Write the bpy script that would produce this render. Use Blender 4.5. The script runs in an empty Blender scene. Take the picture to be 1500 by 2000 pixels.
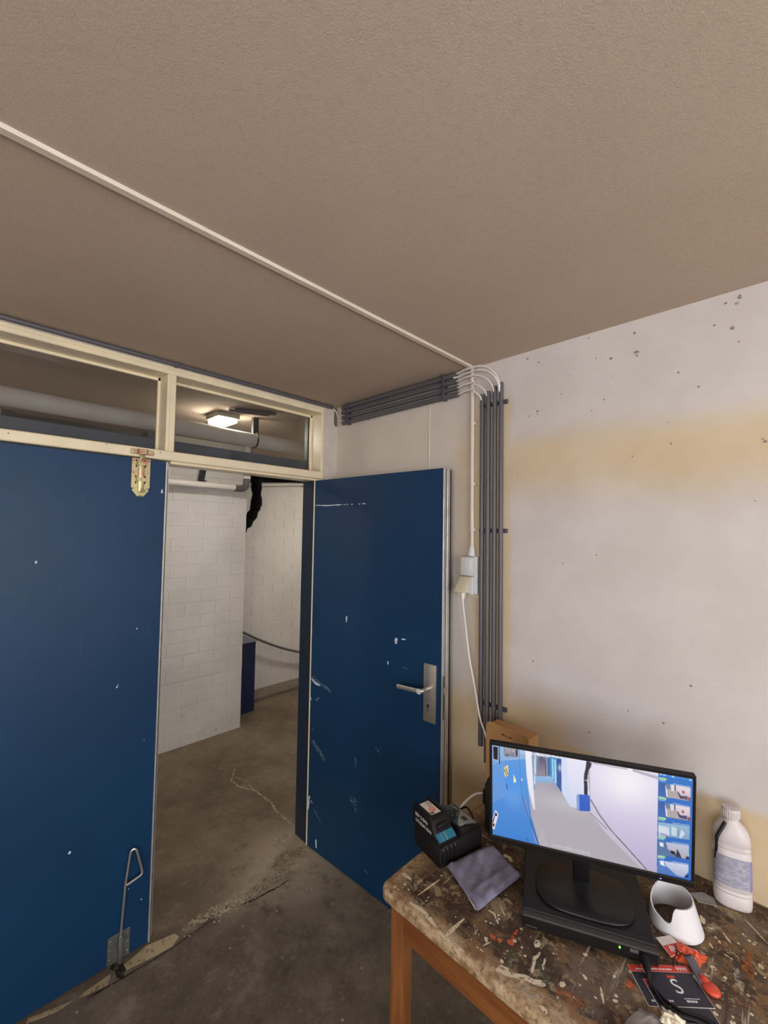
import bpy, bmesh, math, random
import numpy as np
from mathutils import Vector, Matrix
from math import sin, cos, pi, radians as R

SC = bpy.context.scene
COL = SC.collection
random.seed(7)

# ------------------------------------------------------------------ camera
def make_camera():
    yaw, pitch, roll, f = 0.795656, 0.044437, 0.015789, 841.652
    fw = Vector((-cos(yaw)*cos(pitch), sin(yaw)*cos(pitch), sin(pitch)))
    r = fw.cross(Vector((0, 0, 1))).normalized(); u = r.cross(fw)
    r2 = r*cos(roll)+u*sin(roll); u2 = u*cos(roll)-r*sin(roll)
    cd = bpy.data.cameras.new('camera'); cd.sensor_fit = 'VERTICAL'; cd.sensor_height = 24
    cd.lens = 24*f/2000; cd.clip_start = .02; cd.clip_end = 100
    o = bpy.data.objects.new('camera', cd); COL.objects.link(o)
    m = Matrix((r2, u2, -fw)).transposed().to_4x4(); m.translation = (2.02489, -1.64764, 1.75885)
    o.matrix_world = m
    SC.camera = o
make_camera()

# ------------------------------------------------------------------ light and exposure
SC.view_settings.view_transform = 'Standard'; SC.view_settings.look = 'None'
SC.view_settings.gamma = 1; SC.view_settings.use_curve_mapping = False
SC.view_settings.exposure = 0.0
H = 2.504
W = bpy.data.worlds.new('overcast_sky'); SC.world = W; W.use_nodes = True
bg = W.node_tree.nodes['Background']
bg.inputs[0].default_value = (0.93, 0.96, 1.0, 1); bg.inputs[1].default_value = 8.2
ROOM_X, ROOM_Y = 4.3, -3.6
WIN = (-3.3, -.55, .85, 2.3)        # y0,y1,z0,z1 of the daylight window in the wall opposite the doors
FILL_WIN = (1.9, 3.5, .95, 2.15)         # x0,x1,z0,z1 of an unseen window added behind the viewer to brighten the right wall and open door
def portal(w, h, loc, rot):
    d = bpy.data.lights.new('window_portal', 'AREA'); d.shape = 'RECTANGLE'
    d.size = w; d.size_y = h; d.cycles.is_portal = True
    o = bpy.data.objects.new('window_portal', d); COL.objects.link(o)
    o.location = loc; o.rotation_euler = rot
portal(WIN[3]-WIN[2], WIN[1]-WIN[0], (ROOM_X+.2, (WIN[0]+WIN[1])/2, (WIN[2]+WIN[3])/2), (0, R(90), 0))
portal(FILL_WIN[1]-FILL_WIN[0], FILL_WIN[3]-FILL_WIN[2], ((FILL_WIN[0]+FILL_WIN[1])/2, ROOM_Y-.2, (FILL_WIN[2]+FILL_WIN[3])/2), (R(90), 0, 0))  # portal for the added back window
LAMP_POWER = 125.0
SC.cycles.max_bounces = 14; SC.cycles.diffuse_bounces = 8
SC.cycles.sample_clamp_indirect = 6
SC.cycles.caustics_reflective = False; SC.cycles.caustics_refractive = False

# ------------------------------------------------------------------ materials
def lin(c):
    out = []
    for v in c[:3]:
        v /= 255
        out.append(v/12.92 if v <= .04045 else ((v+.055)/1.055)**2.4)
    return (*out, 1)

class M:
    """small node-graph writer"""
    def __init__(s, name):
        s.m = bpy.data.materials.new(name); s.m.use_nodes = True
        s.t = s.m.node_tree; s.n = s.t.nodes; s.b = s.n['Principled BSDF']
        s.co = s.n.new('ShaderNodeTexCoord'); s.g = s.n.new('ShaderNodeNewGeometry')
        s.pos = s.g.outputs['Position']; s.obj = s.co.outputs['Object']
        s._xyz = None
    def L(s, a, b): s.t.links.new(a, b)
    def put(s, sock, v):
        if isinstance(v, bpy.types.NodeSocket): s.L(v, sock)
        else: sock.default_value = v
    def math(s, op, a, b=None, clamp=False):
        n = s.n.new('ShaderNodeMath'); n.operation = op; n.use_clamp = clamp
        s.put(n.inputs[0], a)
        if b is not None: s.put(n.inputs[1], b)
        return n.outputs[0]
    def axis(s, i):
        if s._xyz is None:
            s._xyz = s.n.new('ShaderNodeSeparateXYZ'); s.L(s.pos, s._xyz.inputs[0])
        return s._xyz.outputs[i]
    def noise(s, scale=5, detail=4, rough=.55, stretch=None, dist=0, vec=None, seed=0):
        n = s.n.new('ShaderNodeTexNoise'); n.inputs['Scale'].default_value = scale
        n.inputs['Detail'].default_value = detail; n.inputs['Roughness'].default_value = rough
        n.inputs['Distortion'].default_value = dist
        mp = s.n.new('ShaderNodeMapping'); s.L(vec or s.pos, mp.inputs[0])
        mp.inputs['Location'].default_value = (seed*3.1, seed*1.7, seed*.9)
        if stretch:
            mp.inputs['Scale'].default_value = stretch[:3]
            if len(stretch) > 3: mp.inputs['Rotation'].default_value = (0, 0, stretch[3])
        s.L(mp.outputs[0], n.inputs['Vector'])
        return n.outputs['Fac']
    def voro(s, scale, stretch=None, seed=0, out='Distance'):
        n = s.n.new('ShaderNodeTexVoronoi'); n.inputs['Scale'].default_value = scale
        mp = s.n.new('ShaderNodeMapping'); s.L(s.pos, mp.inputs[0])
        mp.inputs['Location'].default_value = (seed*3.1, seed*1.7, seed*.9)
        if stretch: mp.inputs['Scale'].default_value = stretch
        s.L(mp.outputs[0], n.inputs['Vector'])
        return n.outputs[out]
    def step(s, v, a, b):
        n = s.n.new('ShaderNodeMapRange'); n.interpolation_type = 'SMOOTHSTEP'
        s.put(n.inputs[0], v); n.inputs[1].default_value = a; n.inputs[2].default_value = b
        return n.outputs[0]
    def mix(s, f, a, b):
        n = s.n.new('ShaderNodeMix'); n.data_type = 'RGBA'
        s.put(n.inputs[0], f); s.put(n.inputs[6], a); s.put(n.inputs[7], b)
        return n.outputs[2]
    def mul(s, a, b): return s.math('MULTIPLY', a, b)
    def color(s, v): s.put(s.b.inputs['Base Color'], v)
    def rough(s, v): s.put(s.b.inputs['Roughness'], v)
    def bump(s, h, strength=.3, dist=.002):
        n = s.n.new('ShaderNodeBump'); n.inputs['Strength'].default_value = strength
        n.inputs['Distance'].default_value = dist
        s.L(h, n.inputs['Height']); s.L(n.outputs[0], s.b.inputs['Normal'])

def mat(name, c, rough=.5, metal=0, var=.12, scale=12, bump=0, bscale=200, spec=.5):
    m = M(name); a = lin(c)
    lo = tuple(v*(1-var) for v in a[:3])+(1,); hi = tuple(min(1, v*(1+var)) for v in a[:3])+(1,)
    f = m.step(m.noise(scale, 4), .3, .7)
    m.color(m.mix(f, lo, hi)); m.rough(rough); m.b.inputs['Metallic'].default_value = metal
    m.b.inputs['Specular IOR Level'].default_value = spec
    if bump: m.bump(m.noise(bscale, 3), bump, .001)
    return m.m
def emit(name, c, strength):
    m = M(name); m.color((0, 0, 0, 1)); m.put(m.b.inputs['Emission Color'], lin(c))
    m.b.inputs['Emission Strength'].default_value = strength
    return m.m

def m_ceiling():
    m = M('ceiling_stipple')
    f = m.noise(1.3, 3); g = m.noise(90, 2); h = m.noise(320, 2)
    c = m.mix(m.step(f, .3, .7), lin((188, 168, 150)), lin((194, 175, 157)))
    c = m.mix(m.mul(m.step(g, .45, .8), .35), c, lin((172, 153, 137)))
    c = m.mix(m.mul(m.step(h, .55, .75), .3), c, lin((205, 188, 172)))
    m.color(c); m.rough(.95); m.b.inputs['Specular IOR Level'].default_value = .15
    m.bump(m.math('ADD', m.noise(260, 3), m.mul(m.noise(90, 3), .5)), .35, .002)
    return m.m
def m_wall():
    m = M('painted_plaster')
    x, z = m.axis(0), m.axis(2)
    n1 = m.noise(1.2, 4); n2 = m.noise(5, 4, seed=2)
    zz = m.math('ADD', z, m.mul(m.math('SUBTRACT', n1, .5), .22))
    xx = m.math('ADD', x, m.mul(m.math('SUBTRACT', n2, .5), .05))
    band = m.mul(m.step(zz, 1.80, 2.04), m.math('SUBTRACT', 1, m.step(zz, 2.09, 2.24)))
    band = m.mul(m.mul(band, m.step(x, .85, 1.2)), m.math('ADD', .45, m.mul(n1, .8)))
    strip = m.mul(m.mul(m.step(xx, .93, .99), m.math('SUBTRACT', 1, m.step(xx, 1.13, 1.17))),
                  m.math('SUBTRACT', 1, m.step(zz, 2.3, 2.4)))
    left = m.mul(m.mul(m.step(xx, .80, .92), m.math('SUBTRACT', 1, m.step(xx, .98, 1.0))), m.mul(m.step(zz, 1.64, 1.70), m.math('SUBTRACT', 1, m.step(zz, 2.15, 2.4))))
    low = m.math('SUBTRACT', 1, m.step(zz, .955, .985))
    lowl = m.mul(m.math('SUBTRACT', 1, m.step(zz, .98, 1.15)), m.math('SUBTRACT', 1, m.step(x, 1.25, 1.5)))
    f = m.math('MAXIMUM', m.math('MAXIMUM', m.math('MAXIMUM', band, m.mul(left, .6)), m.mul(strip, .85)), m.math('MAXIMUM', low, lowl))
    white = m.mix(m.step(n2, .35, .7), lin((205, 197, 193)), lin((212, 205, 201)))
    white = m.mix(m.mul(m.math('SUBTRACT', 1, m.step(xx, .7, 1.05)), .4), white, lin((214, 196, 168)))
    yel = m.mix(m.step(n2, .35, .7), lin((206, 182, 142)), lin((213, 191, 156)))
    c = m.mix(m.mul(f, .9), white, yel)
    # scuffs, chips
    sc = m.mul(m.step(m.noise(3, 5, .7, seed=5), .6, .75), .25)
    c = m.mix(sc, c, lin((176, 167, 163)))
    v = m.voro(7, (1, 1, .8)); chip = m.math('SUBTRACT', 1, m.step(m.math('ADD', v, m.mul(m.noise(60, 2), .1)), .085, .12))
    zone = m.math('MAXIMUM', m.mul(m.step(z, 2.05, 2.25), .9), m.mul(m.step(n1, .5, .6), .25))
    rare = m.step(m.voro(7, (1, 1, .8), out='Color'), .3, .55)
    c = m.mix(m.mul(m.mul(chip, zone), rare), c, lin((120, 108, 102)))
    m.color(c); m.rough(.75); m.b.inputs['Specular IOR Level'].default_value = .25
    m.bump(m.math('ADD', m.noise(40, 4), m.mul(v, .2)), .25, .003)
    return m.m
def m_floor():
    m = M('worn_concrete')
    x, y = m.axis(0), m.axis(1)
    n1 = m.noise(1.6, 6, .65); n2 = m.noise(9, 6, .7, seed=3); n3 = m.noise(70, 3, seed=1)
    c = m.mix(m.step(n1, .3, .7), lin((86, 76, 66)), lin((112, 101, 88)))
    c = m.mix(m.mul(m.step(n2, .5, .68), .5), c, lin((138, 126, 111)))
    c = m.mix(m.mul(m.step(m.noise(28, 5, .75, (1, .5, 1, .5), seed=7), .58, .68), .4), c, lin((150, 138, 122)))
    c = m.mix(m.mul(m.step(m.noise(4, 6, .7, seed=12), .54, .66), .5), c, lin((128, 116, 102)))
    c = m.mix(m.mul(m.step(n2, .5, .3), .5), c, lin((66, 57, 49)))
    corr = m.math('SUBTRACT', 1, m.step(m.math('ADD', x, m.mul(m.math('SUBTRACT', n2, .5), .1)), .0, .08))
    c = m.mix(m.mul(corr, .55), c, m.mix(m.step(n1, .35, .65), lin((82, 68, 54)), lin((116, 101, 84))))
    # cement dust gathered around the hinge side of the threshold
    d = m.math('SQRT', m.math('ADD', m.math('POWER', m.math('SUBTRACT', x, .03), 2.0),
                              m.math('POWER', m.mul(m.math('ADD', y, .26), .8), 2.0)))
    dust = m.mul(m.step(m.math('ADD', d, m.mul(m.math('SUBTRACT', n2, .5), .6)), .42, .02), m.step(n2, .3, .6))
    c = m.mix(m.mul(dust, .85), c, lin((172, 158, 140)))
    d2 = m.math('SQRT', m.math('ADD', m.math('POWER', m.math('SUBTRACT', x, .35), 2.0), m.math('POWER', m.mul(m.math('ADD', y, .35), 1.3), 2.0)))
    c = m.mix(m.mul(m.mul(m.step(m.math('ADD', d2, m.mul(m.math('SUBTRACT', n1, .5), .5)), .55, .05), m.step(n2, .3, .65)), .5), c, lin((142, 132, 120)))
    thr = m.mul(m.step(m.math('ABSOLUTE', m.math('SUBTRACT', x, m.math('ADD', .05, m.mul(m.math('SUBTRACT', n2, .5), .1)))), .045, .0),
                m.step(y, -1.0, -.7))
    c = m.mix(m.mul(m.mul(thr, m.step(n2, .35, .6)), .6), c, lin((160, 146, 127)))
    sp = m.math('SUBTRACT', 1, m.step(m.voro(9, seed=4), .03, .06))
    c = m.mix(m.mul(sp, m.step(n1, .45, .55)), c, lin((176, 166, 150)))
    c = m.mix(m.mul(m.step(n3, .55, .75), .25), c, lin((150, 138, 122)))
    m.color(c); m.rough(m.math('ADD', .6, m.mul(n2, .3))); m.b.inputs['Specular IOR Level'].default_value = .3
    m.bump(m.math('ADD', m.mul(n2, .6), m.mul(n3, .3)), .35, .004)
    return m.m
def m_door():
    m = M('blue_gloss_paint')
    n1 = m.noise(2.2, 3); n2 = m.noise(14, 5, .7, seed=2)
    c = m.mix(m.step(n1, .3, .7), lin((8, 50, 84)), lin((9, 55, 92)))
    sc = m.mul(m.step(m.noise(30, 4, .7, (1, 1, .12), seed=6), .62, .8), .2)
    c = m.mix(sc, c, lin((70, 110, 150)))
    m.color(c); m.rough(m.math('ADD', .42, m.mul(n2, .1)))
    m.b.inputs['Specular IOR Level'].default_value = .36
    m.bump(m.noise(55, 3), .06, .002)
    return m.m
def m_brick():
    m = M('white_painted_brick')
    n1 = m.noise(2.5, 4); n2 = m.noise(16, 5, .7, seed=2)
    c = m.mix(m.step(n1, .3, .7), lin((204, 200, 197)), lin((216, 212, 209)))
    c = m.mix(m.mul(m.step(n2, .6, .8), .35), c, lin((160, 152, 144)))
    low = m.mul(m.step(m.axis(2), .45, .05), m.step(n2, .6, .75))
    c = m.mix(m.mul(low, .5), c, lin((120, 108, 98)))
    m.color(c); m.rough(.7); m.b.inputs['Specular IOR Level'].default_value = .3
    m.bump(m.noise(70, 4), .35, .003)
    return m.m
def m_tabletop():
    m = M('paint_stained_tabletop')
    x, y = m.axis(0), m.axis(1)
    def N(sc, seed, st=None, d=6, r=.72): return m.noise(sc, d, r, st, seed=seed)
    n1, n2, n3, n4 = N(7, 0), N(22, 3), N(60, 5), N(3.2, 8)
    def lay(c, n, a, b, col, k=1.0): return m.mix(m.mul(m.step(n, a, b), k), c, lin(col))
    c = m.mix(m.step(n1, .42, .58), lin((72, 54, 42)), lin((104, 84, 66)))
    c = lay(c, n4, .5, .58, (122, 106, 92), .55)
    c = lay(c, N(15, 21), .53, .60, (134, 104, 70), .7)
    c = lay(c, N(12, 11), .56, .62, (84, 88, 66), .7)
    c = lay(c, N(20, 31), .46, .38, (48, 36, 29), .75)
    c = lay(c, n2, .56, .62, (166, 146, 116), .75)
    c = lay(c, N(13, 14), .66, .70, (176, 104, 66), .8)
    c = lay(c, N(16, 41), .64, .69, (96, 52, 38), .7)
    c = lay(c, n3, .60, .66, (190, 172, 142), .6)
    c = lay(c, N(90, 51), .44, .36, (46, 36, 30), .5)
    c = lay(c, N(30, 9, (1, .07, 1, .6), 4), .60, .66, (196, 184, 164), .55)
    c = lay(c, N(30, 19, (.07, 1, 1, .25), 4), .62, .68, (196, 184, 164), .5)
    c = lay(c, N(34, 29, (1, .10, 1, -.5), 4), .64, .70, (58, 44, 36), .6)
    vs = m.math('SUBTRACT', 1, m.step(m.math('ADD', m.voro(30, seed=2), m.mul(n3, .16)), .17, .20))
    c = m.mix(m.mul(vs, m.step(n4, .44, .54)), c, lin((222, 208, 182)))
    nd = m.math('ADD', m.mul(m.math('SUBTRACT', n2, .5), .10), m.mul(m.math('SUBTRACT', n3, .5), .05))
    edge = m.step(m.math('ADD', m.math('SUBTRACT', y, m.mul(m.step(x, 1.3, 1.8), .035)), nd), -.672, -.69)
    edge = m.math('MAXIMUM', edge, m.step(m.math('ADD', x, m.mul(nd, 1.6)), 1.20, 1.14))
    ec = m.mix(m.step(n2, .4, .6), lin((148, 112, 76)), lin((204, 178, 142)))
    ec = lay(ec, n3, .45, .36, (96, 72, 52), .7)
    c = m.mix(m.mul(edge, .78), c, ec)
    m.color(c); m.rough(m.math('ADD', .5, m.mul(n2, .3))); m.b.inputs['Specular IOR Level'].default_value = .3
    m.bump(m.math('ADD', m.mul(n2, .6), m.mul(n3, .5)), .5, .003)
    return m.m
def flaky(name, c, scale=110, lo=.42, hi=.5, k=1.0, var=.12):
    """dried paint or dirt whose cover is broken up by noise"""
    m = M(name); a = lin(c); n = m.n
    m.color(m.mix(m.noise(40, 3), tuple(v*(1-var) for v in a[:3])+(1,), tuple(min(1, v*(1+var)) for v in a[:3])+(1,))); m.rough(.7)
    m.b.inputs['Specular IOR Level'].default_value = .25
    tr = n.new('ShaderNodeBsdfTransparent'); mx = n.new('ShaderNodeMixShader')
    m.put(mx.inputs[0], m.mul(m.step(m.noise(scale, 5, .7), lo, hi), k))
    m.L(tr.outputs[0], mx.inputs[1]); m.L(m.b.outputs[0], mx.inputs[2]); m.L(mx.outputs[0], n['Material Output'].inputs[0])
    return m.m
def m_wood():
    m = M('varnished_wood')
    g = m.noise(14, 5, .6, (.15, 1, 1)); g2 = m.noise(50, 4, .6, (.05, 1, 1), seed=3)
    n = m.noise(3, 4, seed=4)
    c = m.mix(m.step(g, .3, .7), lin((112, 64, 30)), lin((150, 92, 48)))
    c = m.mix(m.mul(m.step(g2, .5, .7), .35), c, lin((92, 50, 24)))
    c = m.mix(m.mul(m.step(n, .55, .75), .3), c, lin((170, 116, 66)))
    m.color(c); m.rough(.45)
    m.bump(g2, .15, .001)
    return m.m
def m_leg():
    m = M('varnished_wood_leg')
    g = m.noise(18, 5, .6, (1, 1, .1)); n = m.noise(4, 4, seed=4)
    c = m.mix(m.step(g, .3, .7), lin((112, 66, 32)), lin((152, 96, 50)))
    c = m.mix(m.mul(m.step(n, .55, .75), .3), c, lin((170, 118, 70)))
    m.color(c); m.rough(.45)
    return m.m
def m_zinc():
    m = M('yellow_zinc_plating')
    n = m.noise(22, 3, .5, dist=1.0)
    c = m.mix(m.step(n, .35, .5), lin((196, 142, 126)), lin((198, 188, 142)))
    c = m.mix(m.step(n, .55, .68), c, lin((190, 198, 172)))
    m.color(c); m.rough(.38); m.b.inputs['Metallic'].default_value = .75
    return m.m
def m_glass():
    m = M('dusty_wired_pane')
    n = m.n; out = n['Material Output']
    tr = n.new('ShaderNodeBsdfTransparent'); tr.inputs[0].default_value = (.84, .84, .83, 1)
    gl = n.new('ShaderNodeBsdfGlossy'); gl.inputs['Roughness'].default_value = .03
    df = n.new('ShaderNodeBsdfDiffuse'); df.inputs[0].default_value = (.35, .33, .3, 1)
    fr = n.new('ShaderNodeFresnel'); fr.inputs[0].default_value = 1.45
    m1 = n.new('ShaderNodeMixShader'); m.L(fr.outputs[0], m1.inputs[0]); m.L(tr.outputs[0], m1.inputs[1]); m.L(gl.outputs[0], m1.inputs[2])
    m2 = n.new('ShaderNodeMixShader'); m.put(m2.inputs[0], m.mul(m.noise(6, 5, .7), .08)); m.L(m1.outputs[0], m2.inputs[1]); m.L(df.outputs[0], m2.inputs[2])
    m.L(m2.outputs[0], out.inputs[0])
    return m.m
def m_film():
    m = M('clear_crumpled_film')
    n = m.n; out = n['Material Output']
    tr = n.new('ShaderNodeBsdfTransparent'); tr.inputs[0].default_value = (.9, .9, .9, 1)
    mx = n.new('ShaderNodeMixShader'); m.put(mx.inputs[0], m.math('ADD', .32, m.mul(m.noise(40, 3), .4)))
    m.color(lin((214, 208, 204))); m.rough(.25)
    m.L(tr.outputs[0], mx.inputs[1]); m.L(m.b.outputs[0], mx.inputs[2]); m.L(mx.outputs[0], out.inputs[0])
    return m.m
def m_screen():
    m = M('lcd_picture')
    a = m.n.new('ShaderNodeAttribute'); a.attribute_name = 'Col'
    m.color((.004, .004, .005, 1)); m.rough(.35)
    m.L(a.outputs['Color'], m.b.inputs['Emission Color']); m.b.inputs['Emission Strength'].default_value = 1.0
    return m.m
def m_bottle_label():
    m = M('faded_bottle_label')
    n = m.noise(60, 3, .6, (1, 1, 2.5))
    m.color(m.mix(m.step(n, .4, .65), lin((150, 150, 168)), lin((178, 176, 190)))); m.rough(.5)
    return m.m

CEIL, WALL, FLOOR, BLUE, BRICK = m_ceiling(), m_wall(), m_floor(), m_door(), m_brick()
TOP, WOOD, LEGW, ZINC, GLASS, FILM = m_tabletop(), m_wood(), m_leg(), m_zinc(), m_glass(), m_film()
CREAM = mat('cream_gloss_paint', (238, 222, 190), .35, var=.05)
PLAST = mat('whitewashed_masonry', (206, 194, 184), .8, var=.07, scale=9, bump=.3, bscale=60)
DBLUE = mat('dark_blue_frame_paint', (22, 38, 60), .45)
SLATE = mat('slate_blue_outer_paint', (84, 98, 118), .45)
GREYPVC = mat('grey_pvc', (92, 87, 92), .45, var=.06)
CLIPG = mat('dark_grey_plastic', (72, 68, 74), .5)
WHITEC = mat('white_cable_sheath', (226, 219, 212), .4, var=.04)
CREAMP = mat('painted_white_pvc', (216, 202, 186), .5, var=.05, bump=.1, bscale=60)
SWITCH = mat('light_grey_switch_plastic', (206, 206, 206), .4, var=.03)
FLAP = mat('yellowed_plastic', (214, 205, 178), .45, var=.05)
BEIGE = mat('beige_mounting_board', (218, 202, 174), .7)
STEEL = mat('brushed_steel', (206, 200, 193), .34, .85, var=.06, scale=40)
ALU = mat('aluminium_edge', (202, 198, 196), .4, .6, var=.1, scale=20)
GALV = mat('dull_galvanised_steel', (120, 122, 122), .5, .7, var=.2, scale=30)
BLACK = mat('black_plastic', (19, 17, 18), .48, var=.1, spec=.35)
BLACKG = mat('black_gloss_plastic', (20, 18, 20), .33, var=.1)
MATTE = mat('matte_black_metal', (24, 22, 24), .5, var=.1, bump=.1, bscale=300)
RUBBER = mat('black_rubber_seal', (20, 18, 20), .7)
CAVSHADE = mat('painted_cavity_shade', (26, 21, 18), .9)  # dark colour standing in for the shade inside holes and slots
CARD = mat('brown_cardboard', (186, 142, 92), .8, var=.06, scale=20, bump=.1)
CLOTH = mat('grey_microfibre', (128, 124, 144), .95, var=.22, scale=22, bump=.5, bscale=400, spec=.1)
TEAL = mat('teal_sticker', (30, 106, 130), .4)
DTEAL = mat('dark_teal_sticker', (34, 74, 86), .4)
GREYST = mat('grey_sticker', (150, 150, 152), .45)
LABELW = mat('white_paper_label', (226, 214, 206), .6, var=.05, scale=80)
INKW = mat('white_ink', (232, 230, 230), .5, var=.02)
INKK = mat('black_ink', (22, 20, 24), .5)
INKR = mat('red_ink', (208, 66, 54), .5)
CARDK = mat('black_card_print', (48, 46, 56), .4, var=.06)
ORANGE = mat('orange_film', (214, 86, 50), .4, var=.18, scale=50)
REDPL = mat('red_plastic', (208, 74, 52), .3)
GREYT = mat('grey_tape', (110, 106, 112), .5)
HDPE = mat('white_hdpe', (210, 201, 199), .42, var=.04)
CONE = mat('white_moulded_plastic', (226, 224, 228), .4, var=.02)
BLABEL = m_bottle_label()
PURPLE = mat('violet_label_stripe', (134, 130, 186), .5)
PIPEW = mat('white_pipe_lagging', (224, 219, 213), .85, var=.06, scale=8, bump=.3, bscale=60)
BOXB = mat('navy_box_paint', (16, 26, 66), .5)
BOXT = mat('grey_lid', (110, 110, 124), .6)
CRACK = flaky('crumbled_cement', (166, 152, 132), 70, .44, .52, .85, .25)
RUBBLE = mat('cement_crumbs', (160, 147, 128), .95, var=.3, scale=60)
CRACKD = flaky('dark_crack', (44, 37, 31), 60, .38, .5, .9)
OLDP = flaky('old_cream_floor_paint', (178, 160, 128), 40, .33, .45, .9, .2)
CHIPW = mat('bare_white_chip', (206, 216, 224), .7, var=.05)
CHIPB = flaky('scuffed_blue_grey', (104, 132, 156), 110, .42, .60, .75)
PCREAM = flaky('dried_cream_paint', (216, 201, 172), 130, .38, .46)
PORANGE = flaky('dried_orange_paint', (206, 98, 56), 120, .42, .5)
PGREY = flaky('dried_grey_paint', (176, 168, 158), 120, .45, .55, .8)
PTAN = flaky('dried_tan_paint', (158, 100, 60), 90, .42, .55, .8)
LED = emit('green_led', (120, 255, 60), 3)
LEDB = emit('blue_led', (150, 170, 255), 1.2)
DIFF = emit('lamp_diffuser', (255, 248, 232), LAMP_POWER)
GREYCURB = mat('concrete_curb', (112, 102, 90), .85, var=.15, scale=20, bump=.4, bscale=80)

# ------------------------------------------------------------------ mesh helpers
class MB:
    def __init__(s): s.bm = bmesh.new()
    def box(s, x0, x1, y0, y1, z0, z1, bev=0, seg=1, mtx=None):
        b = bmesh.new(); bmesh.ops.create_cube(b, size=1)
        for v in b.verts:
            v.co = Vector(((x0+x1)/2+v.co.x*(x1-x0), (y0+y1)/2+v.co.y*(y1-y0), (z0+z1)/2+v.co.z*(z1-z0)))
        if bev: bmesh.ops.bevel(b, geom=b.edges[:], offset=bev, segments=seg, affect='EDGES', profile=.5)
        return s.add(b, mtx)
    def add(s, b, mtx=None):
        if mtx is not None: b.transform(mtx)
        me = bpy.data.meshes.new('t'); b.to_mesh(me); b.free(); s.bm.from_mesh(me); bpy.data.meshes.remove(me)
        return s
    def prism(s, pts, axis, a, b_, bev=0, seg=1, mtx=None):
        """polygon pts in the two other axes, extruded along axis from a to b_"""
        b = bmesh.new()
        def mk(p, h):
            return {0: (h, p[0], p[1]), 1: (p[0], h, p[1]), 2: (p[0], p[1], h)}[axis]
        lo = [b.verts.new(mk(p, a)) for p in pts]; hi = [b.verts.new(mk(p, b_)) for p in pts]
        n = len(pts)
        f1 = b.faces.new(lo); f2 = b.faces.new(hi)
        for i in range(n): b.faces.new((lo[i], lo[(i+1) % n], hi[(i+1) % n], hi[i]))
        bmesh.ops.recalc_face_normals(b, faces=b.faces[:])
        if bev:
            es = [e for e in b.edges if (e.verts[0] in lo) == (e.verts[1] in lo)]
            bmesh.ops.bevel(b, geom=es, offset=bev, segments=seg, affect='EDGES', profile=.5)
        return s.add(b, mtx)
    def tube(s, pts, r, n=10, cap=True, closed=False):
        P = [Vector(p) for p in pts]; b = bmesh.new(); rings = []
        up = None
        for i, p in enumerate(P):
            if closed: t = (P[(i+1) % len(P)]-P[i-1])
            else: t = (P[min(i+1, len(P)-1)]-P[max(i-1, 0)])
            t.normalize()
            if up is None:
                up = Vector((0, 0, 1)) if abs(t.z) < .9 else Vector((0, 1, 0))
            a = (up-t*up.dot(t)).normalized(); c = t.cross(a); up = a
            rr = r[i] if isinstance(r, (list, tuple)) else r
            rings.append([b.verts.new(p+a*rr*cos(2*pi*k/n)+c*rr*sin(2*pi*k/n)) for k in range(n)])
        m = len(rings)
        for i in range(m if closed else m-1):
            for k in range(n):
                b.faces.new((rings[i][k], rings[i][(k+1) % n], rings[(i+1) % m][(k+1) % n], rings[(i+1) % m][k]))
        if cap and not closed: b.faces.new(rings[0][::-1]); b.faces.new(rings[-1])
        bmesh.ops.recalc_face_normals(b, faces=b.faces[:])
        return s.add(b)
    def loft(s, rings, cap0=True, cap1=True, closed=True):
        b = bmesh.new(); V = [[b.verts.new(p) for p in r] for r in rings]; n = len(V[0])
        for i in range(len(V)-1):
            for k in range(n if closed else n-1):
                b.faces.new((V[i][k], V[i][(k+1) % n], V[i+1][(k+1) % n], V[i+1][k]))
        if cap0: b.faces.new(V[0][::-1])
        if cap1: b.faces.new(V[-1])
        bmesh.ops.recalc_face_normals(b, faces=b.faces[:])
        return s.add(b)
    def flat(s, pts3):
        b = bmesh.new(); b.faces.new([b.verts.new(p) for p in pts3]); return s.add(b)

def smoothpath(pts, n=8):
    """Catmull-Rom through pts"""
    P = [Vector(p) for p in pts]; P = [P[0]*2-P[1]]+P+[P[-1]*2-P[-2]]; out = []
    for i in range(1, len(P)-2):
        for k in range(n):
            t = k/n; a, b, c, d = P[i-1], P[i], P[i+1], P[i+2]
            out.append(.5*((2*b)+(c-a)*t+(2*a-5*b+4*c-d)*t*t+(3*b-a-3*c+d)*t**3))
    out.append(P[-2]); return out

def world_of(o):
    m = Matrix.Identity(4)
    while o is not None:
        m = Matrix.LocRotScale(o.location, o.rotation_euler, o.scale) @ m; o = o.parent
    return m
def obj(name, mb, m, parent=None, local=False, smooth=35, kind=None):
    """link a mesh; its coordinates are world ones unless local (then the parent's frame)"""
    me = bpy.data.meshes.new(name)
    if parent is not None and not local: mb.bm.transform(world_of(parent).inverted())
    mb.bm.to_mesh(me); mb.bm.free(); me.materials.append(m)
    if smooth:
        me.polygons.foreach_set('use_smooth', [True]*len(me.polygons))
        me.set_sharp_from_angle(angle=R(smooth))
    o = bpy.data.objects.new(name, me); COL.objects.link(o); o.parent = parent
    if kind: o['kind'] = kind
    return o
def thing(name, label, cat, loc, rz=0, group=None, rot=None, kind=None):
    o = bpy.data.objects.new(name, None); COL.objects.link(o); o.empty_display_size = .05
    o.location = loc; o.rotation_euler = rot or (0, 0, rz)
    return tag(o, label, cat, group, kind)
def tag(o, label, cat, group=None, kind=None):
    o['label'] = label; o['category'] = cat
    if group: o['group'] = group
    if kind: o['kind'] = kind
    return o
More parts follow.
